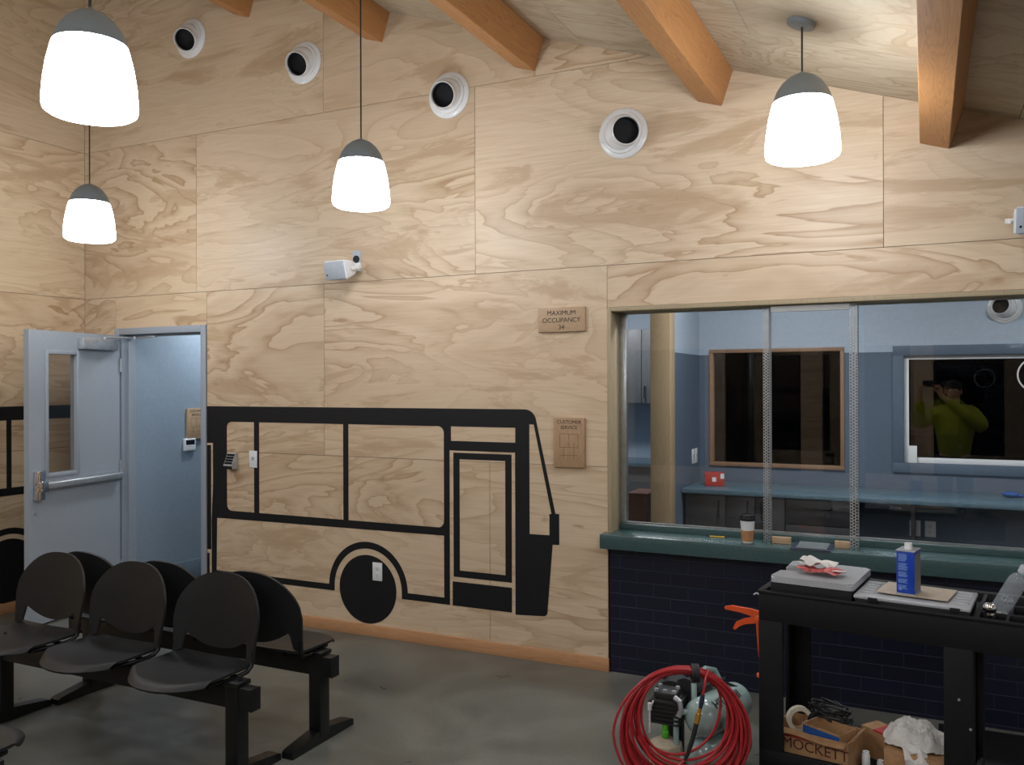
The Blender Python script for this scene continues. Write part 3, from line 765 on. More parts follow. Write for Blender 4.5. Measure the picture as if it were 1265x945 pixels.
speaker((5.60, 0, 2.475), math.radians(8), math.radians(10), 'white box speaker cut by the right edge of the photo', (-.055, -.155, .02), 1)

# round air nozzles
VENTS = [((-.05, 4.403), (.40, -1, -.55), 'round white air nozzle, leftmost of four in the row on the wall'),
         ((1.051, 4.034), (.16, -1, -.48), 'round white air nozzle, second from left, left of the middle lamp cord'),
         ((2.249, 3.623), (.14, -1, -.30), 'round white air nozzle, third from left, right of the middle lamp'),
         ((3.448, 3.218), (.56, -1, -.14), 'round white air nozzle, rightmost of four in the row on the wall')]
def vent(x, z, ax, label, y=0, s=1.0):
    t = thing('air_nozzle', label, 'air vent', (x, y, z), 0, 'round air nozzles')
    RW = Matrix.Rotation(PI/2, 4, 'X') @ Matrix.Scale(s, 4)    # lathe axis z -> -y
    m = MB(); m.lathe([(.150,.0005), (.152,.006), (.146,.014), (.126,.020), (.122,.032), (.108,.036), (.100,.024)], 40, RW); m.build('flange', M_vent, t)
    m = MB()
    for k in range(6):
        a = k*PI/3+.3; m.cyl((s*.136*math.cos(a), -.012*s, s*.136*math.sin(a)), (s*.136*math.cos(a), -.0185*s, s*.136*math.sin(a)), .005*s, n=10)
    build_each(m, 'screw', M_vent, t)
    d = Vector(ax).normalized(); q = Vector((0,0,1)).rotation_difference(d).to_matrix().to_4x4() @ Matrix.Scale(s, 4)
    pr_ = [(.108*math.cos(a), .108*math.sin(a)) for a in [math.radians(k) for k in range(-18, 37, 6)]]
    pr_ += [(.088,.070), (.0855,.084), (.0855,.108), (.082,.112), (.0785,.110), (.076,.05)]
    C0 = Matrix.Translation((0,-.012*s,0))
    m = MB(); m.lathe(pr_, 40, C0 @ q); b = m.build('ball', M_vent, t)
    m = MB(); m.lathe([(.0755,.092), (.0755,.035), (0,.035)], 32, C0 @ q); m.build('throat', M_dark, b)
    return t
for (x, z), ax, lab in VENTS: vent(x, z, ax, lab)
vent(5.60, 2.265, (-.45,-1,.15), 'round air nozzle on the pale office wall behind the service window', 2.2995, .75)

# ------------------------------------------------------------------ pendant lamps
def pendant():
    t = thing('pendant_lamp', '', 'pendant lamp', (0,0,0), 0, 'pendant lamps')
    capp = [(.010,.388), (.014,.381), (.030,.378), (.058,.364), (.086,.340), (.108,.308), (.121,.278), (.1275,.254), (.1255,.254), (.105,.303), (.04,.355)]
    m = MB(); m.lathe(capp, 48); m.build('cap', M_cap, t)
    gl = [(.126,.256), (.131,.242), (.146,.18), (.156,.115), (.161,.055), (.1615,.028), (.157,.012), (.142,.002), (.07,-.004), (0.0,-.005)]
    m = MB(); m.lathe(gl, 48); m.build('glass_shade', M_lamp, t)
    return t
P0 = pendant()
LAMPS = [((4.585,-.92,2.718), 'white glass pendant lamp hung from the round ceiling plate at right'),
         ((2.20,-.92,2.722), 'white glass pendant lamp in the middle, above the wall speaker'),
         ((-.03,-.92,2.70), 'small-looking far pendant lamp above the open door'),
         ((2.335,-2.78,2.705), 'largest nearest pendant lamp at the top left'),
         ((4.62,-2.78,2.80), 'pendant lamp of the second row, just above the frame on the right'),
         ((-.03,-2.78,2.705), 'pendant lamp of the second row, out of frame on the left'),
         ((2.3,-4.64,2.72), 'unseen pendant lamp added for fill in the third row, behind and left of the viewpoint'),  # third- and fourth-row lamps are added, unseen, to lift the ambient light
         ((4.62,-4.64,2.80), 'unseen pendant lamp added for fill in the third row, above the viewpoint'),
         ((6.8,-2.78,2.45), 'pendant lamp of the second row, out of frame on the right'),
         ((-.03,-4.64,2.705), 'unseen pendant lamp added for fill in the third row, nearest the left wall'),
         ((-.03,-6.5,2.705), 'unseen pendant lamp added for fill in the fourth row, nearest the left wall'),
         ((2.3,-6.5,2.72), 'unseen pendant lamp added for fill in the fourth row, middle one'),
         ((4.62,-6.5,2.80), 'unseen pendant lamp added for fill in the fourth row, behind the viewpoint'),
         ((6.8,-4.64,2.45), 'unseen pendant lamp added for fill in the third row, nearest the right wall'),
         ((6.8,-6.5,2.45), 'unseen pendant lamp added for fill in the fourth row, nearest the right wall')
         ]
PEND = [P0]+[copy_tree(P0) for _ in LAMPS[1:]]
for t, (p, lab) in zip(PEND, LAMPS):
    t.location = p; t['label'] = lab
    h = ROOF(p[0])-p[2]
    m = MB(); m.cyl((0,0,.37), (0,0,h-.012), .0042, n=8); m.build('cord', M_cord, t)
    # canopy disc lying on the slope
    q = Vector((0,0,1)).rotation_difference(Vector((.315,0,.949))).to_matrix().to_4x4()
    m = MB(); m.lathe([(0,-.024), (.052,-.024), (.062,-.020), (.064,-.001), (0,-.001)], 32, Matrix.Translation((0,0,h)) @ q); m.build('ceiling_plate', M_cap, t)

# ------------------------------------------------------------------ beam seating
def seat_fn(u, v):
    x = (2*u-1); y = -.248+.408*v
    w = .250-.030*max(0, (.30-v)/.30)**2 - .012*v
    fy = .110*abs(x)**2.6*max(0, 1-v*1.15)**1.3           # rounded front corners
    z = .446-.016*(1-x*x)*math.sin(PI*min(1, v*.95+.05)) - .022*max(0, (.16-v)/.16)**2 + .006*abs(x)**2
    return (x*w, y+fy, z+.010*max(0, (v-.85)/.15))
def back_fn(u, v):
    x = 2*u-1; a = abs(x)
    zt = .615+.212*(max(0, 1-a**2.5))**.55
    if a < .74: zb = .490+.058*(a/.74)**2.2
    elif a < .82: zb = .548-.078*((a-.74)/.08)**1.6
    else: zb = .470-.012*(a-.82)/.18
    z = zb+(zt-zb)*v
    hw = .264 if z > .66 else .264-.020*((.66-z)/.19)**1.3
    y = .158+.052*(z-.46)/.36-.030*x*x*(1 if z < .7 else 1-.4*(z-.7)/.12)
    return (x*hw, y+.012*math.cos(x*PI/2), z)
seat_me = back_me = frame_me = None
def make_row(name, label, loc, rz, xs, posts, xb0, xb1, foot):
    t = thing(name, label, 'beam seating', (loc[0], loc[1], FZ), rz); t.scale = (1,1,1.024)
    m = MB(); m.box(xb0, xb1, -.03, .03, .318, .412, .004); bm_ = m.build('beam', M_chsteel, t)
    m = MB()
    for xe in (xb0, xb1): m.box(xe-.003, xe+.003, -.031, .031, .317, .413, .002)
    build_each(m, 'end_cap', M_black, bm_)
    for px in posts:
        m = MB()
        m.box(px-.035, px+.035, -.036, .036, .03, .428, .004)
        m.box(px-.042, px+.042, -.044, .044, .412, .432, .003)
        m.cyl((px+.018,0,.428), (px+.018,0,.444), .010, n=12); m.cyl((px+.018,0,.436), (px+.018,0,.450), .005, n=8)
        # long tapered foot
        f = foot
        m.prism([(-f,0), (f,0), (f,.028), (f-.02,.036), (.05,.060), (-.05,.060), (-f+.02,.036), (-f,.028)], px-.032, px+.032, 'x')
        m.build('leg', M_chsteel, t)
    for x in xs:
        c = MB(); c.M = Matrix.Translation((x,0,0))
        for s in (-1, 1):
            c.tube([(s*.205,-.10,.424), (s*.228,.0,.424), (s*.230,.07,.424), (s*.234,.108,.430), (s*.238,.130,.448), (s*.241,.136,.475), (s*.243,.139,.51)], .0105, 10)
        c.tube([(-.20,-.10,.422), (.20,-.10,.422)], .009, 8); c.tube([(-.228,.06,.422), (.228,.06,.422)], .009, 8)
        c.box(-.09, .09, -.034, .034, .4125, .430, .002); c.box(-.10, -.04, -.16, .10, .415, .428); c.box(.04, .10, -.16, .10, .415, .428)
        ch = c.build('chair_frame', M_chsteel, t)
        m = MB(); m.M = Matrix.Translation((x,0,0)); m.sheet(seat_fn, 28, 26, .011); m.build('seat', M_plast, ch)
        m = MB(); m.M = Matrix.Translation((x,0,0)); m.sheet(back_fn, 60, 20, .012); m.build('backrest', M_plast, ch)
    return t
make_row('beam_seating', 'row of three black plastic seats on a beam, facing the camera', (0, -2.06, 0), 0, (2.07, 1.485, .91), (2.345, .755), .55, 2.45, .25)
r2 = make_row('beam_seating', 'row of three black plastic seats behind the nearer row, facing the bus mural', (0, -1.56, 0), PI, (-2.16, -1.58, -1.0), (-2.40, -.79), -2.495, -.64, .235)
r3 = copy_tree(r2); r3.location = (-.25, -3.06, FZ); r3['label'] = 'near row of black plastic seats, only one seat corner showing at the bottom left'

# ------------------------------------------------------------------ utility cart
CA = math.radians(-7.57)
cart = thing('utility_cart', 'black plastic two-shelf utility cart loaded with tool cases and rags', 'cart', (4.44, -1.235, FZ), CA); cart.scale = (1,1,1.0235)
CL, CD = 1.03, .47
mb = MB()
# upper tray: deep apron round a sunken floor
mb.box(0, CL, 0, .022, .725, .85, .006); mb.box(0, CL, CD-.022, CD, .725, .85, .006); mb.box(0, .022, .022, CD-.022, .725, .85, .005); mb.box(CL-.022, CL, .022, CD-.022, .725, .85, .005)
mb.box(.0, CL, -.006, .012, .838, .852, .005); mb.box(-.006, .012, .0, CD, .838, .852, .005); mb.box(0, CL, CD-.012, CD+.006, .838, .852, .005)
mb.box(.02, CL-.02, .02, CD-.02, .80, .815); mb.box(.80, .815, .022, CD-.022, .81, .846, .003)
mb.build('upper_tray', M_cart, cart)
mb = MB()
mb.box(.815, 1.01, .15, .165, .815, .842, .003); mb.box(.90, .912, .022, .15, .815, .842, .003); mb.box(.815, 1.01, .30, .315, .815, .842, .003); mb.box(.905, .917, .165, .30, .815, .842, .003)
build_each(mb, 'caddy_divider', M_cart, cart)
mb = MB()
mb.box(0, .80, 0, .02, .125, .205, .005); mb.box(0, .80, CD-.02, CD, .125, .205, .005); mb.box(0, .02, .02, CD-.02, .125, .205, .005); mb.box(.78, .80, .02, CD-.02, .125, .205, .005)
mb.box(.02, .78, .02, CD-.02, .135, .15)
mb.build('lower_shelf', M_cart, cart)
for (lx, ly) in ((0,0), (.70,0), (0,CD), (.70,CD)):
    s = 1 if ly == 0 else -1
    m = MB()
    y0, y1 = sorted((ly, ly+s*.018)); m.box(lx, lx+.10, y0, y1, .20, .73, .004)
    xx = lx if lx == 0 else lx+.082
    y2, y3 = sorted((ly+s*.018, ly+s*.075)); m.box(xx, xx+.018, y2, y3, .20, .73, .004)
    lg = m.build('leg', M_cart, cart)
    if lx > 0 and ly == 0:
        m = MB(); m.cyl((.752,-.001,.545), (.752,-.004,.545), .005, n=10); m.cyl((.79,-.001,.445), (.79,-.004,.445), .005, n=10); build_each(m, 'screw_head', M_steel, lg)
for (lx, ly) in ((.06,.06), (.74,.06), (.06,CD-.06), (.74,CD-.06)):
    m = MB(); m.cyl((lx-.015,ly,.05), (lx+.015,ly,.05), .05, n=20); m.box(lx-.024, lx-.017, ly-.025, ly+.025, .05, .126); m.box(lx+.017, lx+.024, ly-.025, ly+.025, .05, .126); m.box(lx-.03, lx+.03, ly-.03, ly+.03, .115, .126)
    m.build('caster', M_black, cart)
def on_cart(x, y, z): 
    c, s = math.cos(CA), math.sin(CA); return (4.44+x*c-y*s, -1.235+x*s+y*c, z)
# tool case with notched clear lid
tc1 = thing('tool_case', 'tool case with pale notched lid under the red and white packet', 'tool case', on_cart(.045,.02,.8155), CA)
mb = MB(); mb.box(0, .325, .0, .36, 0, .072, .006); mb.build('case_body', M_black, tc1)
lidp = [(0,-.006),(.33,-.006),(.33,.366),(0,.366),(0,.19),(.085,.185),(.095,.165),(.085,.145),(0,.14)]
lidp = rrect(0,-.006,.33,.366,.02)
notch = [(0,.235),(.085,.235)]+arc(.085,.185,.05,PI/2,-PI/2,8)[1:]+[(0,.135)]
i0 = max(range(len(lidp)), key=lambda i: (-lidp[i][0], lidp[i][1]))
outl = rrect(0,-.006,.33,.366,.02)          # ends with the upper-left corner; walk down the left side through the notch
outl = outl+notch
mb = MB(); mb.prism(outl, .0725, .098, 'z')
bmesh.ops.bevel(mb.bm, geom=[e for e in mb.bm.edges if abs(e.verts[0].co.z-.098) < 1e-5 and abs(e.verts[1].co.z-.098) < 1e-5], offset=.008, segments=3, affect='EDGES')
mb.build('lid', M_lid, tc1)
tc2 = thing('tool_case', 'flat tool case with ribbed clear lid under the blue can', 'tool case', on_cart(.38,.022,.8155), CA)
mb = MB(); mb.box(0, .405, 0, .285, 0, .045, .005); mb.build('case_body', M_black, tc2)
mb = MB(); mb.box(-.005, .410, -.005, .290, .0455, .062, .006, 3)
for k in range(5): mb.box(.012, .062, .045+.045*k, .065+.045*k, .060, .068, .003); mb.box(.345, .398, .045+.045*k, .065+.045*k, .060, .068, .003)
lid2 = mb.build('lid', M_lid, tc2)
mb = MB()
for x in (.05, .34): mb.box(x, x+.035, -.010, -.0052, .035, .058, .002)
build_each(mb, 'latch', M_black, tc2)
mb = MB(); mb.box(-.13,.13,-.105,.105,0,.0022); o = mb.build('chipboard_sheet', M_board); o.location = on_cart(.585,.168,.885); o.rotation_euler = (0,0,CA-.06); tag(o, 'grey-brown cardboard sheet lying on the flat tool case under the blue can', 'cardboard sheet')
# solvent can
can = thing('solvent_can', 'rectangular blue metal can with white cap standing on the cardboard sheet', 'can', on_cart(.562,.125,.8875), CA-.10)
mb = MB(); mb.box(-.034, .034, -.048, .048, 0.002, .170, .006, 3); b_ = mb.build('can_body', M_blue, can)
mb = MB()
for (z0, z1) in ((0,.004), (.168,.173)):
    mb.box(-.0355, .0355, -.0495, .0495, z0, z1, .0015)
build_each(mb, 'seam_rim', M_steel, can)
mb = MB(); mb.cyl((-.0,.0,.172), (0,0,.196), .0155, .0145, n=18); mb.build('cap', M_whitep, can)
mb = MB(); mb.box(.0341, .0346, -.042, .042, .012, .160); mb.build('side_label', M_greyprint, b_)
mb = MB()
rnd = random.Random(3)
for (zt, n_) in ((.158,7), (.122,7), (.088,5), (.060,4), (.036,4)):
    for k in range(n_):
        z = zt-.0042*k; mb.box(-.026, -.026+.036*rnd.uniform(.75,1), -.0484, -.0479, z-.0022, z)
mb.prism([(-.024,.016),(-.012,.016),(-.018,.027)], -.0484, -.0479, 'y')
mb.build('small_print', M_text, b_)
# packet on the first case
pk = thing('packet', 'crumpled red and white packet lying on the notched tool case lid', 'packet', on_cart(.215,.17,.9145), CA-.15)
def crum(a, b, ox, oy, amp, seed, dz=0, tilt=0):
    def fn(u, v):
        x, y = (u-.5)*a, (v-.5)*b
        n_ = noise.noise(Vector((x*22+seed, y*22, seed*1.7)))
        return (ox+x+.004*noise.noise(Vector((y*30,seed,x*9))), oy+y, dz+.012+tilt*x+amp*n_+amp*.6*abs(math.sin(u*5+seed)))
    return fn
mb = MB(); mb.sheet(crum(.17,.10,.01,-.03,.012,1.3,.003), 18, 12, .0015); mb.build('red_wrapper', simple('red and white wrapper', (186,92,88), .4, var=.35, vscale=60), pk)
mb = MB(); mb.sheet(crum(.13,.10,-.02,.03,.018,4.1,.022,-.12), 16, 12, .0015); mb.sheet(crum(.06,.04,-.06,-.03,.012,7.7,.02), 8, 6, .0015); mb.sheet(crum(.05,.03,.09,-.035,.004,9.7,.012), 8, 6, .0012); mb.build('white_wrapper', M_rag, pk)
# bottle, leaning in the caddy
bt = thing('plastic_bottle', 'clear plastic bottle with grey cap leaning in the cart caddy', 'bottle', on_cart(.865,.235,.828), CA)
bt.rotation_euler = (math.radians(4), math.radians(27), CA)
mb = MB(); mb.lathe([(0,.002), (.028,.001), (.033,.006), (.034,.012), (.034,.135), (.033,.150), (.025,.168), (.014,.178), (.0135,.19)], 28); mb.build('body', M_smoke, bt)
mb = MB(); mb.lathe([(.0140,.180), (.019,.182), (.020,.208), (.017,.213), (0,.213)], 20); mb.build('cap', M_greyp, bt)
text_mesh('moulded_letters', 'GP', .034, M_greyp, bt, Matrix.Translation((.0,-.0345,.06)) @ WALLROT, .001)
cp = thing('chrome_cap', 'shiny chrome cap standing in the cart caddy', 'cap', on_cart(.848,.085,.8155), 0)
mb = MB(); mb.lathe([(.020,0), (.020,.03), (.018,.042), (.023,.050), (.024,.064), (.019,.074), (.010,.078), (0,.079)], 24); mb.build('dome', M_chrome, cp)
for k in range(7):
    m = MB(); m.cyl((-.012,0,.005), (.012,0,.005), .005, .0035, n=8); o = m.build('wall_plug', M_tape)
    o.location = on_cart(.852+.012*(k % 4), .19+.02*(k//4)+.006*(k % 2), .8155+.009*(k % 2)); o.rotation_euler = (0,0,k*1.3)
    tag(o, 'small cream wall plug in the cart caddy', 'wall plug', 'cream wall plugs in the caddy')
mb = MB(); mb.box(-.05,.05,-.008,.008,0,.012,.002); o = mb.build('white_strip', M_whitep); o.location = on_cart(.965,.215,.8155); o.rotation_euler = (0,0,CA); tag(o, 'short white plastic strip in the right caddy compartment', 'plastic strip')
# caulking gun hung on the cart's left side
cg = thing('caulking_gun', 'orange caulking gun hanging on the left side of the cart', 'caulking gun', on_cart(-.055,.10,.70), CA)
mb = MB()
def flatbar(m, pts, ws, t=.016):
    pts = [Vector((p[0],0,p[1])) for p in pts]; L_, R_ = [], []
    for i, p in enumerate(pts):
        d = (pts[min(i+1,len(pts)-1)]-pts[max(i-1,0)]).normalized(); n_ = Vector((-d.z,0,d.x)); L_.append((p+n_*ws[i]).xz); R_.append((p-n_*ws[i]).xz)
    m.prism([tuple(v) for v in L_]+[tuple(v) for v in R_[::-1]], -t/2, t/2, 'y')
    bmesh.ops.bevel(m.bm, geom=[e for e in m.bm.edges], offset=.0025, segments=2, affect='EDGES')
flatbar(mb, [(-.125,.028), (-.09,.034), (-.05,.030), (-.01,.027), (.045,.012)], [.006,.010,.011,.013,.022])
mb.build('handle', M_orange, cg)
mb = MB(); flatbar(mb, [(-.083,-.060), (-.068,-.034), (-.035,-.016), (.0,-.008), (.04,.004)], [.006,.010,.011,.014,.018], .012); mb.build('trigger', M_orange, cg)
mb = MB(); mb.tube([(.018,0,.0), (.022,0,-.06), (.034,0,-.20), (.038,0,-.24)], .006, 10); mb.tube([(.045,.03,.0), (.05,.03,-.24)], .006, 10); mb.cyl((.042,.015,-.24), (.042,.015,-.25), .030, n=20); mb.cyl((.036,.015,.012), (.036,.015,-.006), .034, n=20); mb.build('frame', M_orange, cg)
mb = MB(); mb.cyl((.024,0,.012), (.024,-.012,.012), .006, n=12); mb.cyl((.034,.015,-.1), (.030,.015,.10), .004, n=8); mb.tube([(.030,.015,.10), (.012,.015,.108), (.0,.015,.10)], .004, 8); mb.build('plunger_rod', M_steel, cg)
# ---- things on the lower shelf
SH = .1345
def obox(name, label, loc, rz, w, d, h, t=.004, tilt=0):
    o = thing(name, label, 'box', loc, rz)
    m = MB()
    m.box(-w/2, w/2, -d/2, d/2, 0, t); m.box(-w/2, w/2, -d/2, -d/2+t, 0, h); m.box(-w/2, w/2, d/2-t, d/2, 0, h); m.box(-w/2, -w/2+t, -d/2+t, d/2-t, 0, h); m.box(w/2-t, w/2, -d/2+t, d/2-t, 0, h)
    b = m.build('carton', M_card, o)
    return o, b
mk, mkb = obox('cardboard_box', 'open cardboard box lettered MOCKETT at the left end of the lower shelf', on_cart(.205,.145,SH), CA-.10, .31, .20, .135)
text_mesh('lettering', 'MOCKETT', .060, simple('maroon ink', (84,34,28), .7), mk, Matrix.Translation((.022,-.1006,.062)) @ WALLROT, .001, spacing=.98)
mb = MB(); mb.box(-.10, .0, -.1015, -.1004, .106, .128); mb.build('red_tape', M_red, mk)
mb = MB(); mb.sheet(lambda u, v: (-.15+.30*u, -.10-.028*v, .135-.012*v*v+.006*math.sin(u*6)), 10, 4, .003); mb.sheet(lambda u, v: (.153+.02*v, -.09+.18*u, .135+.012*v), 8, 3, .003); mb.build('flap', M_cardin, mk)
sb, sbb = obox('screw_carton', 'small open carton of dark screws with blue and white edge inside the lettered box', on_cart(.255,.135,SH+.0045), CA-.36, .175, .12, .150)
mb = MB(); mb.box(-.0892, -.0876, -.06, .06, .10, .150); mb.build('white_edge', M_whitep, sb)
mb = MB(); mb.box(-.086, .086, -.0616, -.0601, .10, .143); mb.build('blue_band', M_bluep, sb)
mb = MB(); rnd = random.Random(5)
for k in range(260):
    x, y, z = rnd.uniform(-.066,.066), rnd.uniform(-.04,.04), .018+.08*(k/260)**.7
    d = Vector((rnd.uniform(-1,1), rnd.uniform(-1,1), rnd.uniform(-.4,.4))).normalized()*.014
    p = Vector((x,y,z)); mb.cyl(p-d, p+d, .0022, .0014, n=5); mb.cyl(p-d, p-d*.9, .0045, n=6)
o = mb.build('screws', M_engine); o.matrix_world = Matrix.Translation(on_cart(.255,.135,SH+.0045)) @ Matrix.Rotation(CA-.36, 4, 'Z'); tag(o, 'heap of dark screws in the small carton on the lower shelf', 'screws', kind='stuff')
# tape rolls and cable
ib = thing('small_carton', 'small closed brown carton under the tape roll in the lettered box', 'box', on_cart(.115,.195,SH+.0045), CA-.10)
mb = MB(); mb.box(-.05,.05,-.035,.035,0,.074,.002); mb.build('carton', M_card, ib)
mb = MB(); mb.box(-.0505,.0505,-.01,.01,.0742,.0747); mb.build('tape_strip', M_kraft, ib)
def roll(loc, rx, rz, r0, r1, w, mat, label):
    o = thing('tape_roll', label, 'tape roll', loc, 0); o.rotation_euler = (rx,0,rz)
    m = MB(); m.lathe([(r0,-w/2), (r1,-w/2), (r1,w/2), (r0,w/2), (r0,-w/2)], 32); m.build('tape', mat, o)
    m = MB(); m.lathe([(r0-.003,-w/2), (r0-.0005,-w/2), (r0-.0005,w/2), (r0-.003,w/2), (r0-.003,-w/2)], 32); m.build('core', M_card, o)
roll(on_cart(.115,.195,SH+.135), PI/2, .5, .038, .055, .022, M_tape, 'cream tape roll standing on edge in the lettered cardboard box')
roll(on_cart(.175,.225,SH+.130), PI/2, .9, .022, .036, .02, M_black, 'black tape roll between the cream roll and the small carton')
mb = MB(); rnd = random.Random(11); pts = []
for k in range(120):
    a = k*.42; pts.append((.075*math.cos(a)*(1+.25*math.sin(k*.7))+.012*rnd.uniform(-1,1), .035*math.sin(a)+.010*rnd.uniform(-1,1), .03+.028*math.sin(k*.31)+.008*rnd.uniform(-1,1)))
mb.tube(pts, .0045, 6); o = mb.build('black_cable', M_wire); o.location = on_cart(.235,.235,SH+.150); o.rotation_euler = (0,0,CA); tag(o, 'tangled black cable heaped on the lettered cardboard box', 'cable')
rbx = thing('torn_carton', 'torn red and brown carton behind the small screw carton', 'box', on_cart(.425,.315,SH), CA-.5)
mb = MB(); mb.box(-.06,.06,-.05,.05,0,.125,.002); mb.build('carton', M_card, rbx)
mb = MB(); mb.prism([(.0,.126),(.06,.126),(.085,.07),(.078,.066),(.055,.119),(.0,.120)], -.052,.052,'y'); mb.build('red_flap', M_red, rbx)
mb = MB()
for (x, y, r, h) in ((.43,.09,.016,.085), (.462,.115,.014,.06), (.485,.07,.013,.05)):
    pass
for i, (x, y, r, h, lab) in enumerate(((.40,.125,.016,.085,'white plastic tube standing between the cardboard boxes, taller one'), (.455,.13,.014,.06,'white plastic tube standing between the cardboard boxes, shorter one'))):
    m = MB(); m.lathe([(0,0.001), (r,0.001), (r,h*.85), (r*.8,h*.9), (r*.8,h), (r*.55,h), (r*.5,h*.5)], 18); o = m.build('plastic_tube', M_whitep); o.location = on_cart(x,y,SH); tag(o, lab, 'tube')
mb.bm.free()
m = MB(); m.ell((0,0,.028), (.042,.04,.028), 24, 16, lambda d: 1+.28*noise.noise(d*3.1)+.1*noise.noise(d*9)); o = m.build('plastic_bag', M_greyp); o.location = on_cart(.432,.055,SH); o.rotation_euler = (0,0,.4); tag(o, 'crumpled pale plastic bag at the front of the lower shelf', 'plastic bag')
bx2 = thing('cardboard_box', 'closed brown cardboard box under the white rags on the lower shelf', 'box', on_cart(.60,.15,SH), CA-.05)
mb = MB(); mb.box(-.115,.115,-.10,.10,0,.138,.002); mb.build('carton', M_card, bx2)
mb = MB(); mb.box(-.116,.116,-.028,.028,.1382,.1388); mb.build('tape_strip', M_kraft, bx2)
def rag_fn(u, v):
    a = 2*PI*u; r = v
    R = .132*(1+.10*math.sin(3*a+.7)+.05*math.sin(7*a)+.05*math.sin(4*a))
    X_, Y_ = r*math.cos(a), r*math.sin(a)
    z = .082*(1-r**2.6)+.030*noise.noise(Vector((X_*2.2,Y_*2.2,.3)))*(1-r*.4)+.010*(1-2*abs(noise.noise(Vector((X_*4.5,Y_*4.5,2.3)))))
    z += .007*(1-3*abs(noise.noise(Vector((X_*9+2,Y_*9,5.3)))))
    return (R*r*math.cos(a), R*r*math.sin(a)*.78, max(.003+.002*math.sin(5*a), z))
mb = MB(); mb.sheet(rag_fn, 72, 22, .002); 
def tail(u, v): return ((-.05+.085*v+.02*math.sin(u*3)-.0*u)+.012*u, -.085-.04*min(1,u*2.2)-.006*math.sin(v*9+u*4), .012-.135*max(0,u-.22)+.006*math.sin(v*11)+.004*math.sin(u*13))
mb.sheet(tail, 24, 12, .002)
o = mb.build('white_rags', M_rag); o.location = on_cart(.585,.165,SH+.1395); o.rotation_euler = (0,0,CA); tag(o, 'crumpled white rags heaped on the brown box with one end hanging down', 'rag')
mb = MB(); mb.tube([(0,0,.02),(.05,-.02,.05),(.1,-.03,.025),(.13,-.05,.012)], .004, 6); mb.tube([(.02,.02,.06),(.06,.0,.07),(.09,-.01,.03)], .004, 6); o = mb.build('loose_cable', M_wire); o.location = on_cart(.66,.225,SH+.132); o.rotation_euler = (0,0,CA); tag(o, 'black cord trailing from behind the white rags', 'cord')

mb = MB(); mb.box(5.13, 6.3, -.62, -.06, FZ+.0005, FZ+.008, .002); tag(mb.build('dark_floor_sheet', M_black), 'flat black sheet on the floor behind the right end of the cart, along the brick', 'mat')  # thin black sheet laid over the dark stretch of floor
# ------------------------------------------------------------------ air compressor with coiled hose
comp = thing('air_compressor', 'pale green twin-tank air compressor on the floor behind the red hose', 'air compressor', (4.20, -1.10, FZ))
ax = Vector((4.283-4.198, -.95+1.209, 0)).normalized()
def tank(z, r, p0, p1, name):
    p0, p1 = Vector(p0), Vector(p1); L_ = (p1-p0).length; q = Vector((0,0,1)).rotation_difference((p1-p0).normalized()).to_matrix().to_4x4()
    prof = [(r*math.sin(a), -r*.75*math.cos(a)) for a in [k*PI/20 for k in range(11)]]+[(r, L_*k/6) for k in range(1,6)]+[(r*math.cos(a), L_+r*.75*math.sin(a)) for a in [k*PI/20 for k in range(11)]]
    m = MB(); m.lathe(prof, 40, Matrix.Translation(p0) @ q); return m.build(name, M_tank, comp)
A0 = Vector((-.002,-.109,0)); A1 = A0+ax*.27
tk = tank(.285, .084, (A0.x,A0.y,.285), (A1.x,A1.y,.285), 'tank')
tank(.11, .084, (A0.x,A0.y,.108), (A1.x,A1.y,.108), 'tank')
# lettering along the upper tank, wrapped on its outer side
bf = bpy.data.meshes
txt = text_mesh('lettering', 'HITACHI', .055, M_black, None, None, .001, 'LEFT')
for v in txt.data.vertices:
    u, w, h = v.co.x, v.co.y-.03, v.co.z
    ang = math.radians(62)-w/.084*1.0
    side = Vector((-ax.y, ax.x, 0)); 
    rad = .0880+h
    p = Vector((A0.x,A0.y,.285))+ax*(.01+u)-side*(-math.cos(ang)*rad)*-1*0
    outv = Vector((ax.y, -ax.x, 0))*math.cos(math.radians(58)+w/.084)+Vector((0,0,1))*math.sin(math.radians(58)+w/.084)
    v.co = Vector((A0.x,A0.y,.285))+ax*(.0+u)+outv*rad
txt.parent = tk
mb = MB()
mb.tube([(-.045,-.13,.31), (-.10,-.13,.30), (-.115,-.13,.275), (-.115,-.13,.13), (-.10,-.13,.10), (-.05,-.13,.095)], .013, 12)
mb.tube([(-.055,-.04,.26), (-.06,-.03,.40), (-.057,-.01,.425), (-.04,.10,.430), (-.01,.16,.41), (.02,.18,.34)], .013, 12)
mb.build('pipe_frame', M_tank, comp)
mb = MB()
mb.box(-.235, -.115, -.17, .06, .02, .045, .004)
for (x, y) in ((-.22,-.15), (-.13,.04), (-.22,.04)): mb.cyl((x,y,0), (x,y,.025), .014, n=12)
mb.cyl((-.03,-.08,0), (-.03,-.08,.03), .014, n=12); mb.cyl((.09,.12,0), (.09,.12,.03), .014, n=12)
mb.build('base_plate', M_engine, comp)
mb = MB()
mb.box(-.225, -.105, -.14, -.02, .235, .345, .006)
for k in range(6): mb.box(-.235, -.095, -.148, -.012, .240+.018*k, .247+.018*k, .001)
mb.box(-.215, -.115, -.135, -.03, .345, .375, .006)
mb.build('pump_head', M_engine, comp)
mb = MB()
for (x, y) in ((-.205,-.125), (-.165,-.125), (-.125,-.125), (-.205,-.06), (-.125,-.06)): mb.cyl((x,y,.375), (x,y,.387), .010, n=6)
build_each(mb, 'head_bolt', M_steel, comp); mb = MB()
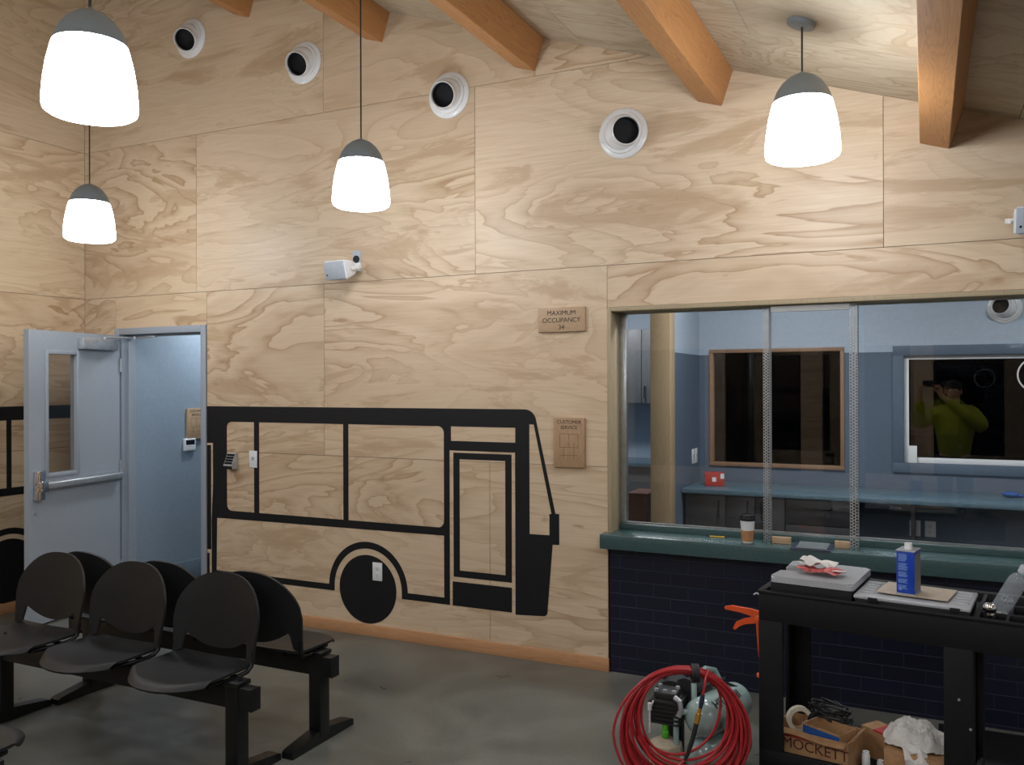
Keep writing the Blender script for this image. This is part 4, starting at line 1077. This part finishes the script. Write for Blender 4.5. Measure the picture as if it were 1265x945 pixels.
mb.tube([(-.12,-.13,.36), (-.095,-.14,.35), (-.09,-.14,.31), (-.10,-.145,.285)], .012, 10); mb.build('outlet_pipe', M_steel, comp)
mb = MB(); mb.cyl((-.17,0,.30), (-.17,.13,.30), .085, .078, n=28); mb.cyl((-.10,.0,.33), (-.06,.12,.33), .075, .06, n=24); mb.cyl((-.17,.03,.22),(-.17,.03,.045),.05,n=20); mb.build('motor_shroud', M_engine, comp)
mb = MB(); mb.lathe([(.074,.045), (.074,.13), (.070,.150), (.035,.170), (.0,.176)], 28, Matrix.Translation((-.165,-.115,0))); mb.build('air_filter', M_cream, comp)
mb = MB(); mb.lathe([(.013,.176), (.016,.18), (.016,.205), (.013,.208), (.014,.232), (.009,.243), (0,.245)], 16, Matrix.Translation((-.165,-.125,0))); mb.build('drain_cap', M_green, comp)
mb = MB(); mb.tube([(-.21,-.15,.34), (-.225,-.16,.30), (-.225,-.16,.2)], .004, 6); mb.cyl((-.225,-.16,.30), (-.225,-.16,.33), .009, n=10); mb.build('breather', M_whitep, comp)
mb = MB(); mb.tube([(-.02,-.02,.37),(.0,.03,.40),(.06,.08,.385),(.10,.12,.36)], .006, 8); mb.tube([(-.05,-.03,.36),(.02,.0,.41),(.05,.10,.40)], .005, 8); mb.tube([(.07,.10,.366),(.12,.11,.33),(.13,.10,.27)], .008, 8); mb.build('black_hose', M_wire, comp)

coil = thing('air_hose', 'thick coil of red air hose leaning against the compressor', 'hose', (4.17, -1.44, FZ))
e1 = Vector((.93,.37,0)); e2 = Vector((-.03,.14,.99)); e3 = e1.cross(e2).normalized()
rnd = random.Random(21); mb = MB(); HR = .0058
ZT = .548
rows_ = []
for k in range(21):
    t_ = k/20; rows_.append((.178+.084*t_**.8, rnd.uniform(-.03,.03)*(1.15-t_), -.03+.055*((k*7) % 21)/20))
for k, (R_, dx, dn) in enumerate(rows_):
    pts = []
    zc_ = ZT-R_-.007*(k % 4)
    for j in range(72):
        a = 2*PI*j/72; top = max(0, math.sin(a))
        ex = 1+.035*rnd.uniform(-.3,.3)*0
        r = R_*(1+.015*math.sin(2*a+k)+.010*math.sin(3*a+k*2))
        dn_ = dn*(1-.55*top**2)+.006*math.sin(a*2+k)
        p = e1*(dx*(1-top)+r*math.cos(a)*(1.0))+e2*(zc_+r*math.sin(a))+e3*dn_*1.0
        p.z = max(p.z, HR+.0015+.0005*k)
        pts.append(p)
    mb.tube(pts, HR, 8, closed=True)
# loose loop at left and the free end crossing the middle
pts = [e1*(-.01+.262*math.cos(a)-.02*(1-abs(math.sin(a))))+e2*(.285+.26*math.sin(a))+e3*.03 for a in [2*PI*j/60 for j in range(60)]]
for p in pts: p.z = max(p.z, HR+.002)
mb.tube(pts, HR, 8, closed=True)
endp = [e1*(.10)+e2*.545+e3*.03, e1*.085+e2*.515+e3*.045, e1*.08+e2*.48+e3*.05, e1*.073+e2*.45+e3*.05]
mb.tube(endp, HR, 8)
tailp = [e1*(-.19)+e2*.27+e3*.02, e1*(-.14)+e2*.19+e3*.03, e1*(-.08)+e2*.155+e3*.04, e1*(-.03)+e2*.16+e3*.045, e1*.0+e2*.19+e3*.045]
mb.tube(tailp, HR, 8)
mb.build('hose', M_hose, coil)
mb = MB(); c0 = e1*.046+e2*(ZT-.022)+e3*.005
pts = [c0+e3*.040*math.cos(a)+e2*.034*math.sin(a) for a in [2*PI*j/20 for j in range(20)]]
for s in (-.010, 0, .010): mb.tube([p+e1*s for p in pts], .007, 6, closed=True)
mb.build('strap', M_wire, coil)
mb = MB(); mb.tube([e1*.073+e2*.45+e3*.05, e1*.068+e2*.42+e3*.05, e1*.062+e2*.395+e3*.05], [.009,.010,.008], 12); mb.build('blue_sleeve', M_navy, coil)
mb = MB(); mb.tube([e1*.062+e2*.395+e3*.05, e1*.057+e2*.375+e3*.05, e1*.056+e2*.372+e3*.05, e1*.047+e2*.335+e3*.05], [.008,.008,.0115,.0105], 12); mb.build('coupler', M_brass, coil)
mb = MB(); mb.tube([e1*.047+e2*.335+e3*.05, e1*.03+e2*.27+e3*.05, e1*.012+e2*.215+e3*.047, e1*.0+e2*.188+e3*.045], [.010,.010,.008,.007], 12); mb.build('bend_guard', M_wire, coil)
mb = MB(); mb.tube([(4.40,-1.33,.008),(4.44,-1.36,.008),(4.47,-1.43,.008),(4.43,-1.47,.008),(4.38,-1.44,.008),(4.36,-1.36,.008),(4.33,-1.28,.008)], .006, 8); pc = mb.build('power_cord', M_wire, comp); pc.matrix_parent_inverse = Matrix.Translation((-4.20, 1.10, -.0))

# ------------------------------------------------------------------ the photographer, seen only as a reflection in the glass
def skin_mesh(name, V, E, mat, parent, sub=2, root=0):
    me = bpy.data.meshes.new(name); me.from_pydata([v[0] for v in V], E, [])
    o = bpy.data.objects.new(name, me); COL.objects.link(o)
    md = o.modifiers.new('skin', 'SKIN'); md.use_smooth_shade = True
    for i, v in enumerate(V):
        r = v[1]; r = (r, r) if not isinstance(r, tuple) else r
        me.skin_vertices[0].data[i].radius = r
    me.skin_vertices[0].data[root].use_root = True
    m2 = o.modifiers.new('sub', 'SUBSURF'); m2.levels = sub; m2.render_levels = sub
    dg = bpy.context.evaluated_depsgraph_get(); dg.update()
    nm = bpy.data.meshes.new_from_object(o.evaluated_get(dg)); nm.name = name; bpy.data.objects.remove(o)
    nm.materials.clear(); nm.materials.append(mat)
    ob = bpy.data.objects.new(name, nm); COL.objects.link(ob)
    if parent: ob.parent = parent
    return ob
per = thing('person', 'standing person in yellow jacket and dark trousers holding up a phone, reflected in the window', 'person', (5.36, -5.36, FZ))
# local frame: facing +y, hands at the phone in front and to the left
SHL, SHR = (-.19,.02,1.40), (.19,.02,1.40)
ELL, ELR = (-.36,.16,1.27), (.27,.20,1.24)
WRL, WRR = (-.345,.345,1.60), (-.14,.36,1.60)
Bv = [((0,0,.93),(.15,.11)), ((0,.01,1.12),(.14,.10)), ((0,.01,1.30),(.16,.11)), ((0,.0,1.43),(.09,.075)), ((0,.015,1.50),.052), ((-.005,.03,1.56),(.062,.075)), ((-.01,.035,1.64),(.074,.095)), ((-.01,.03,1.72),(.055,.07)),
      (SHL,.058), (ELL,.044), (WRL,.028), (SHR,.058), (ELR,.044), (WRR,.028),
      ((-.09,0,.88),.085), ((-.10,.015,.48),.058), ((-.10,-.01,.09),.042), ((-.105,.13,.045),.036),
      ((.09,0,.88),.085), ((.10,.015,.48),.058), ((.10,-.01,.09),.042), ((.105,.13,.045),.036)]
Be = [(0,1),(1,2),(2,3),(3,4),(4,5),(5,6),(6,7),(2,8),(8,9),(9,10),(2,11),(11,12),(12,13),(0,14),(14,15),(15,16),(16,17),(0,18),(18,19),(19,20),(20,21)]
def hand(base, d, thumb_side, V, E, b):
    """palm and five bent fingers grown from the wrist vertex b"""
    base = Vector(base); fw_, up_ = Vector((0,.7,.72)).normalized(), Vector((d,0,0))
    p = len(V); V.append((tuple(base+Vector((0,.03,.045))), (.030,.018))); E.append((b,p))
    for k, (off, ln) in enumerate(((-.026,.062), (-.009,.072), (.009,.068), (.026,.052))):
        q0 = base+Vector((d*.004,.045+off*.15,.085))+Vector((0,off*.75,off*.35))
        i = len(V); V.append((tuple(q0), .010)); V.append((tuple(q0+Vector((d*.028,.010,.020))*ln/.07), .009)); V.append((tuple(q0+Vector((d*.055,.012,.010))*ln/.07), .0075))
        E += [(p,i),(i,i+1),(i+1,i+2)]
    i = len(V); t0 = base+Vector((d*.026,.02,.040)); V.append((tuple(t0), .012)); V.append((tuple(t0+Vector((d*.030,-.004,.022))), .0105)); V.append((tuple(t0+Vector((d*.052,-.006,.042))), .009))
    E += [(p,i),(i,i+1),(i+1,i+2)]
hand(WRL, 1, 1, Bv, Be, 10); hand(WRR, -1, 1, Bv, Be, 13)
bodyo = skin_mesh('body', Bv, Be, M_skin, per)
m = MB()
m.ell((-.01,.128,1.625), (.012,.020,.020)); 
m.build('nose', M_skin, per)
for sx in (-1, 1):
    m = MB(); m.ell((-.01+sx*.030,.115,1.655), (.012,.010,.008)); m.build('eye', M_whitep, per)
    m = MB(); m.ell((-.01+sx*.078,.03,1.635), (.010,.022,.034)); m.build('ear', M_skin, per)
m = MB(); m.ell((-.01,.117,1.585), (.024,.010,.007)); m.build('mouth', simple('lips', (170,96,86), .5), per)
m = MB(); m.ell((-.01,.012,1.69), (.084,.100,.080), 24, 16, lambda d: 1+.05*noise.noise(d*6)); m.build('hair', M_hair, per)
Jv = [((0,0,.86),(.185,.14)), ((0,.01,1.10),(.175,.135)), ((0,.01,1.30),(.195,.145)), ((0,.0,1.44),(.105,.09)), ((0,.01,1.475),(.078,.075)), (SHL,.092), (ELL,.082), (tuple(Vector(ELL).lerp(Vector(WRL),.86)),.048), (SHR,.092), (ELR,.082), (tuple(Vector(ELR).lerp(Vector(WRR),.86)),.048)]
skin_mesh('jacket', Jv, [(0,1),(1,2),(2,3),(3,4),(2,5),(5,6),(6,7),(2,8),(8,9),(9,10)], M_jacket, per)
Tv = [((0,0,.94),(.165,.125)), ((-.09,0,.86),.102), ((-.10,.015,.48),.078), ((-.10,-.005,.10),.066), ((.09,0,.86),.102), ((.10,.015,.48),.078), ((.10,-.005,.10),.066)]
skin_mesh('trousers', Tv, [(0,1),(1,2),(2,3),(0,4),(4,5),(5,6)], M_trousers, per)
for sx in (-1, 1):
    m = MB(); m.ell((sx*.103,.06,.045), (.052,.145,.045), 20, 12, lambda d: 1 if d.z > -.6 else .93); m.build('shoe', M_black, per)
ph = thing('phone', 'dark phone held up in both hands by the person in the yellow jacket', 'phone', (5.115, -4.975, 1.705), -.447)
m = MB(); m.box(-.076, .076, -.0042, .0042, -.037, .037, .004, 3); m.build('phone_body', M_black, ph)
m = MB(); m.cyl((-.055,.0042,.018), (-.055,.0056,.018), .009, n=20); m.build('camera_lens', M_dark, ph)
# ------------------------------------------------------------------ light
def unseen_ceil_lamp(loc, r, st, label):  # out-of-view fixtures put in to light hall, back room and office
    t = thing('unseen_ceiling_light', label, 'unseen ceiling light', loc)
    m = MB(); m.lathe([(r+.015,-.001), (r+.015,-.05), (r,-.052), (r,-.02)], 32); m.build('ring', M_white, t)
    m = MB(); m.lathe([(r-.001,-.03), (r*.9,-.055), (0,-.065)], 32); m.build('diffuser', emit('diffuser', (245,250,255), st), t)
unseen_ceil_lamp((-.38, 1.0, 2.70), .15, 95.0, 'unseen round ceiling light added in the hall behind the door')
unseen_ceil_lamp((2.2, 2.8, 2.90), .18, 85.0, 'unseen round ceiling light in the back room')
unseen_ceil_lamp((4.15, .9, 2.90), .16, 130.0, 'unseen round ceiling light added in the office, nearer the wooden door post')
unseen_ceil_lamp((6.2, .9, 2.90), .16, 95.0, 'unseen round ceiling light added in the office, at its right end')

w = bpy.data.worlds.new('night'); bpy.context.scene.world = w; w.use_nodes = True
w.node_tree.nodes['Background'].inputs[0].default_value = (.01,.013,.02,1); w.node_tree.nodes['Background'].inputs[1].default_value = .1

# ------------------------------------------------------------------ camera
sc = bpy.context.scene
cam = bpy.data.cameras.new('camera'); co = bpy.data.objects.new('camera', cam); COL.objects.link(co)
cam.sensor_fit = 'HORIZONTAL'; cam.sensor_width = 36; cam.lens = 1064.6*36/1265
co.location = (5.078, -4.949, 1.7206)
yaw, pitch, roll = -.44766, .001306, -.0032875
fw = Vector((math.sin(yaw)*math.cos(pitch), math.cos(yaw)*math.cos(pitch), math.sin(pitch)))
rt = Vector((math.cos(yaw), -math.sin(yaw), 0)); up = rt.cross(fw)
r2_ = rt*math.cos(roll)+up*math.sin(roll); u2_ = -rt*math.sin(roll)+up*math.cos(roll)
co.rotation_euler = Matrix((r2_, u2_, -fw)).transposed().to_euler()
cam.clip_start = .02
sc.camera = co
sc.view_settings.view_transform = 'Standard'; sc.view_settings.look = 'None'; sc.view_settings.gamma = 1
sc.view_settings.use_curve_mapping = False; sc.view_settings.exposure = 0.0
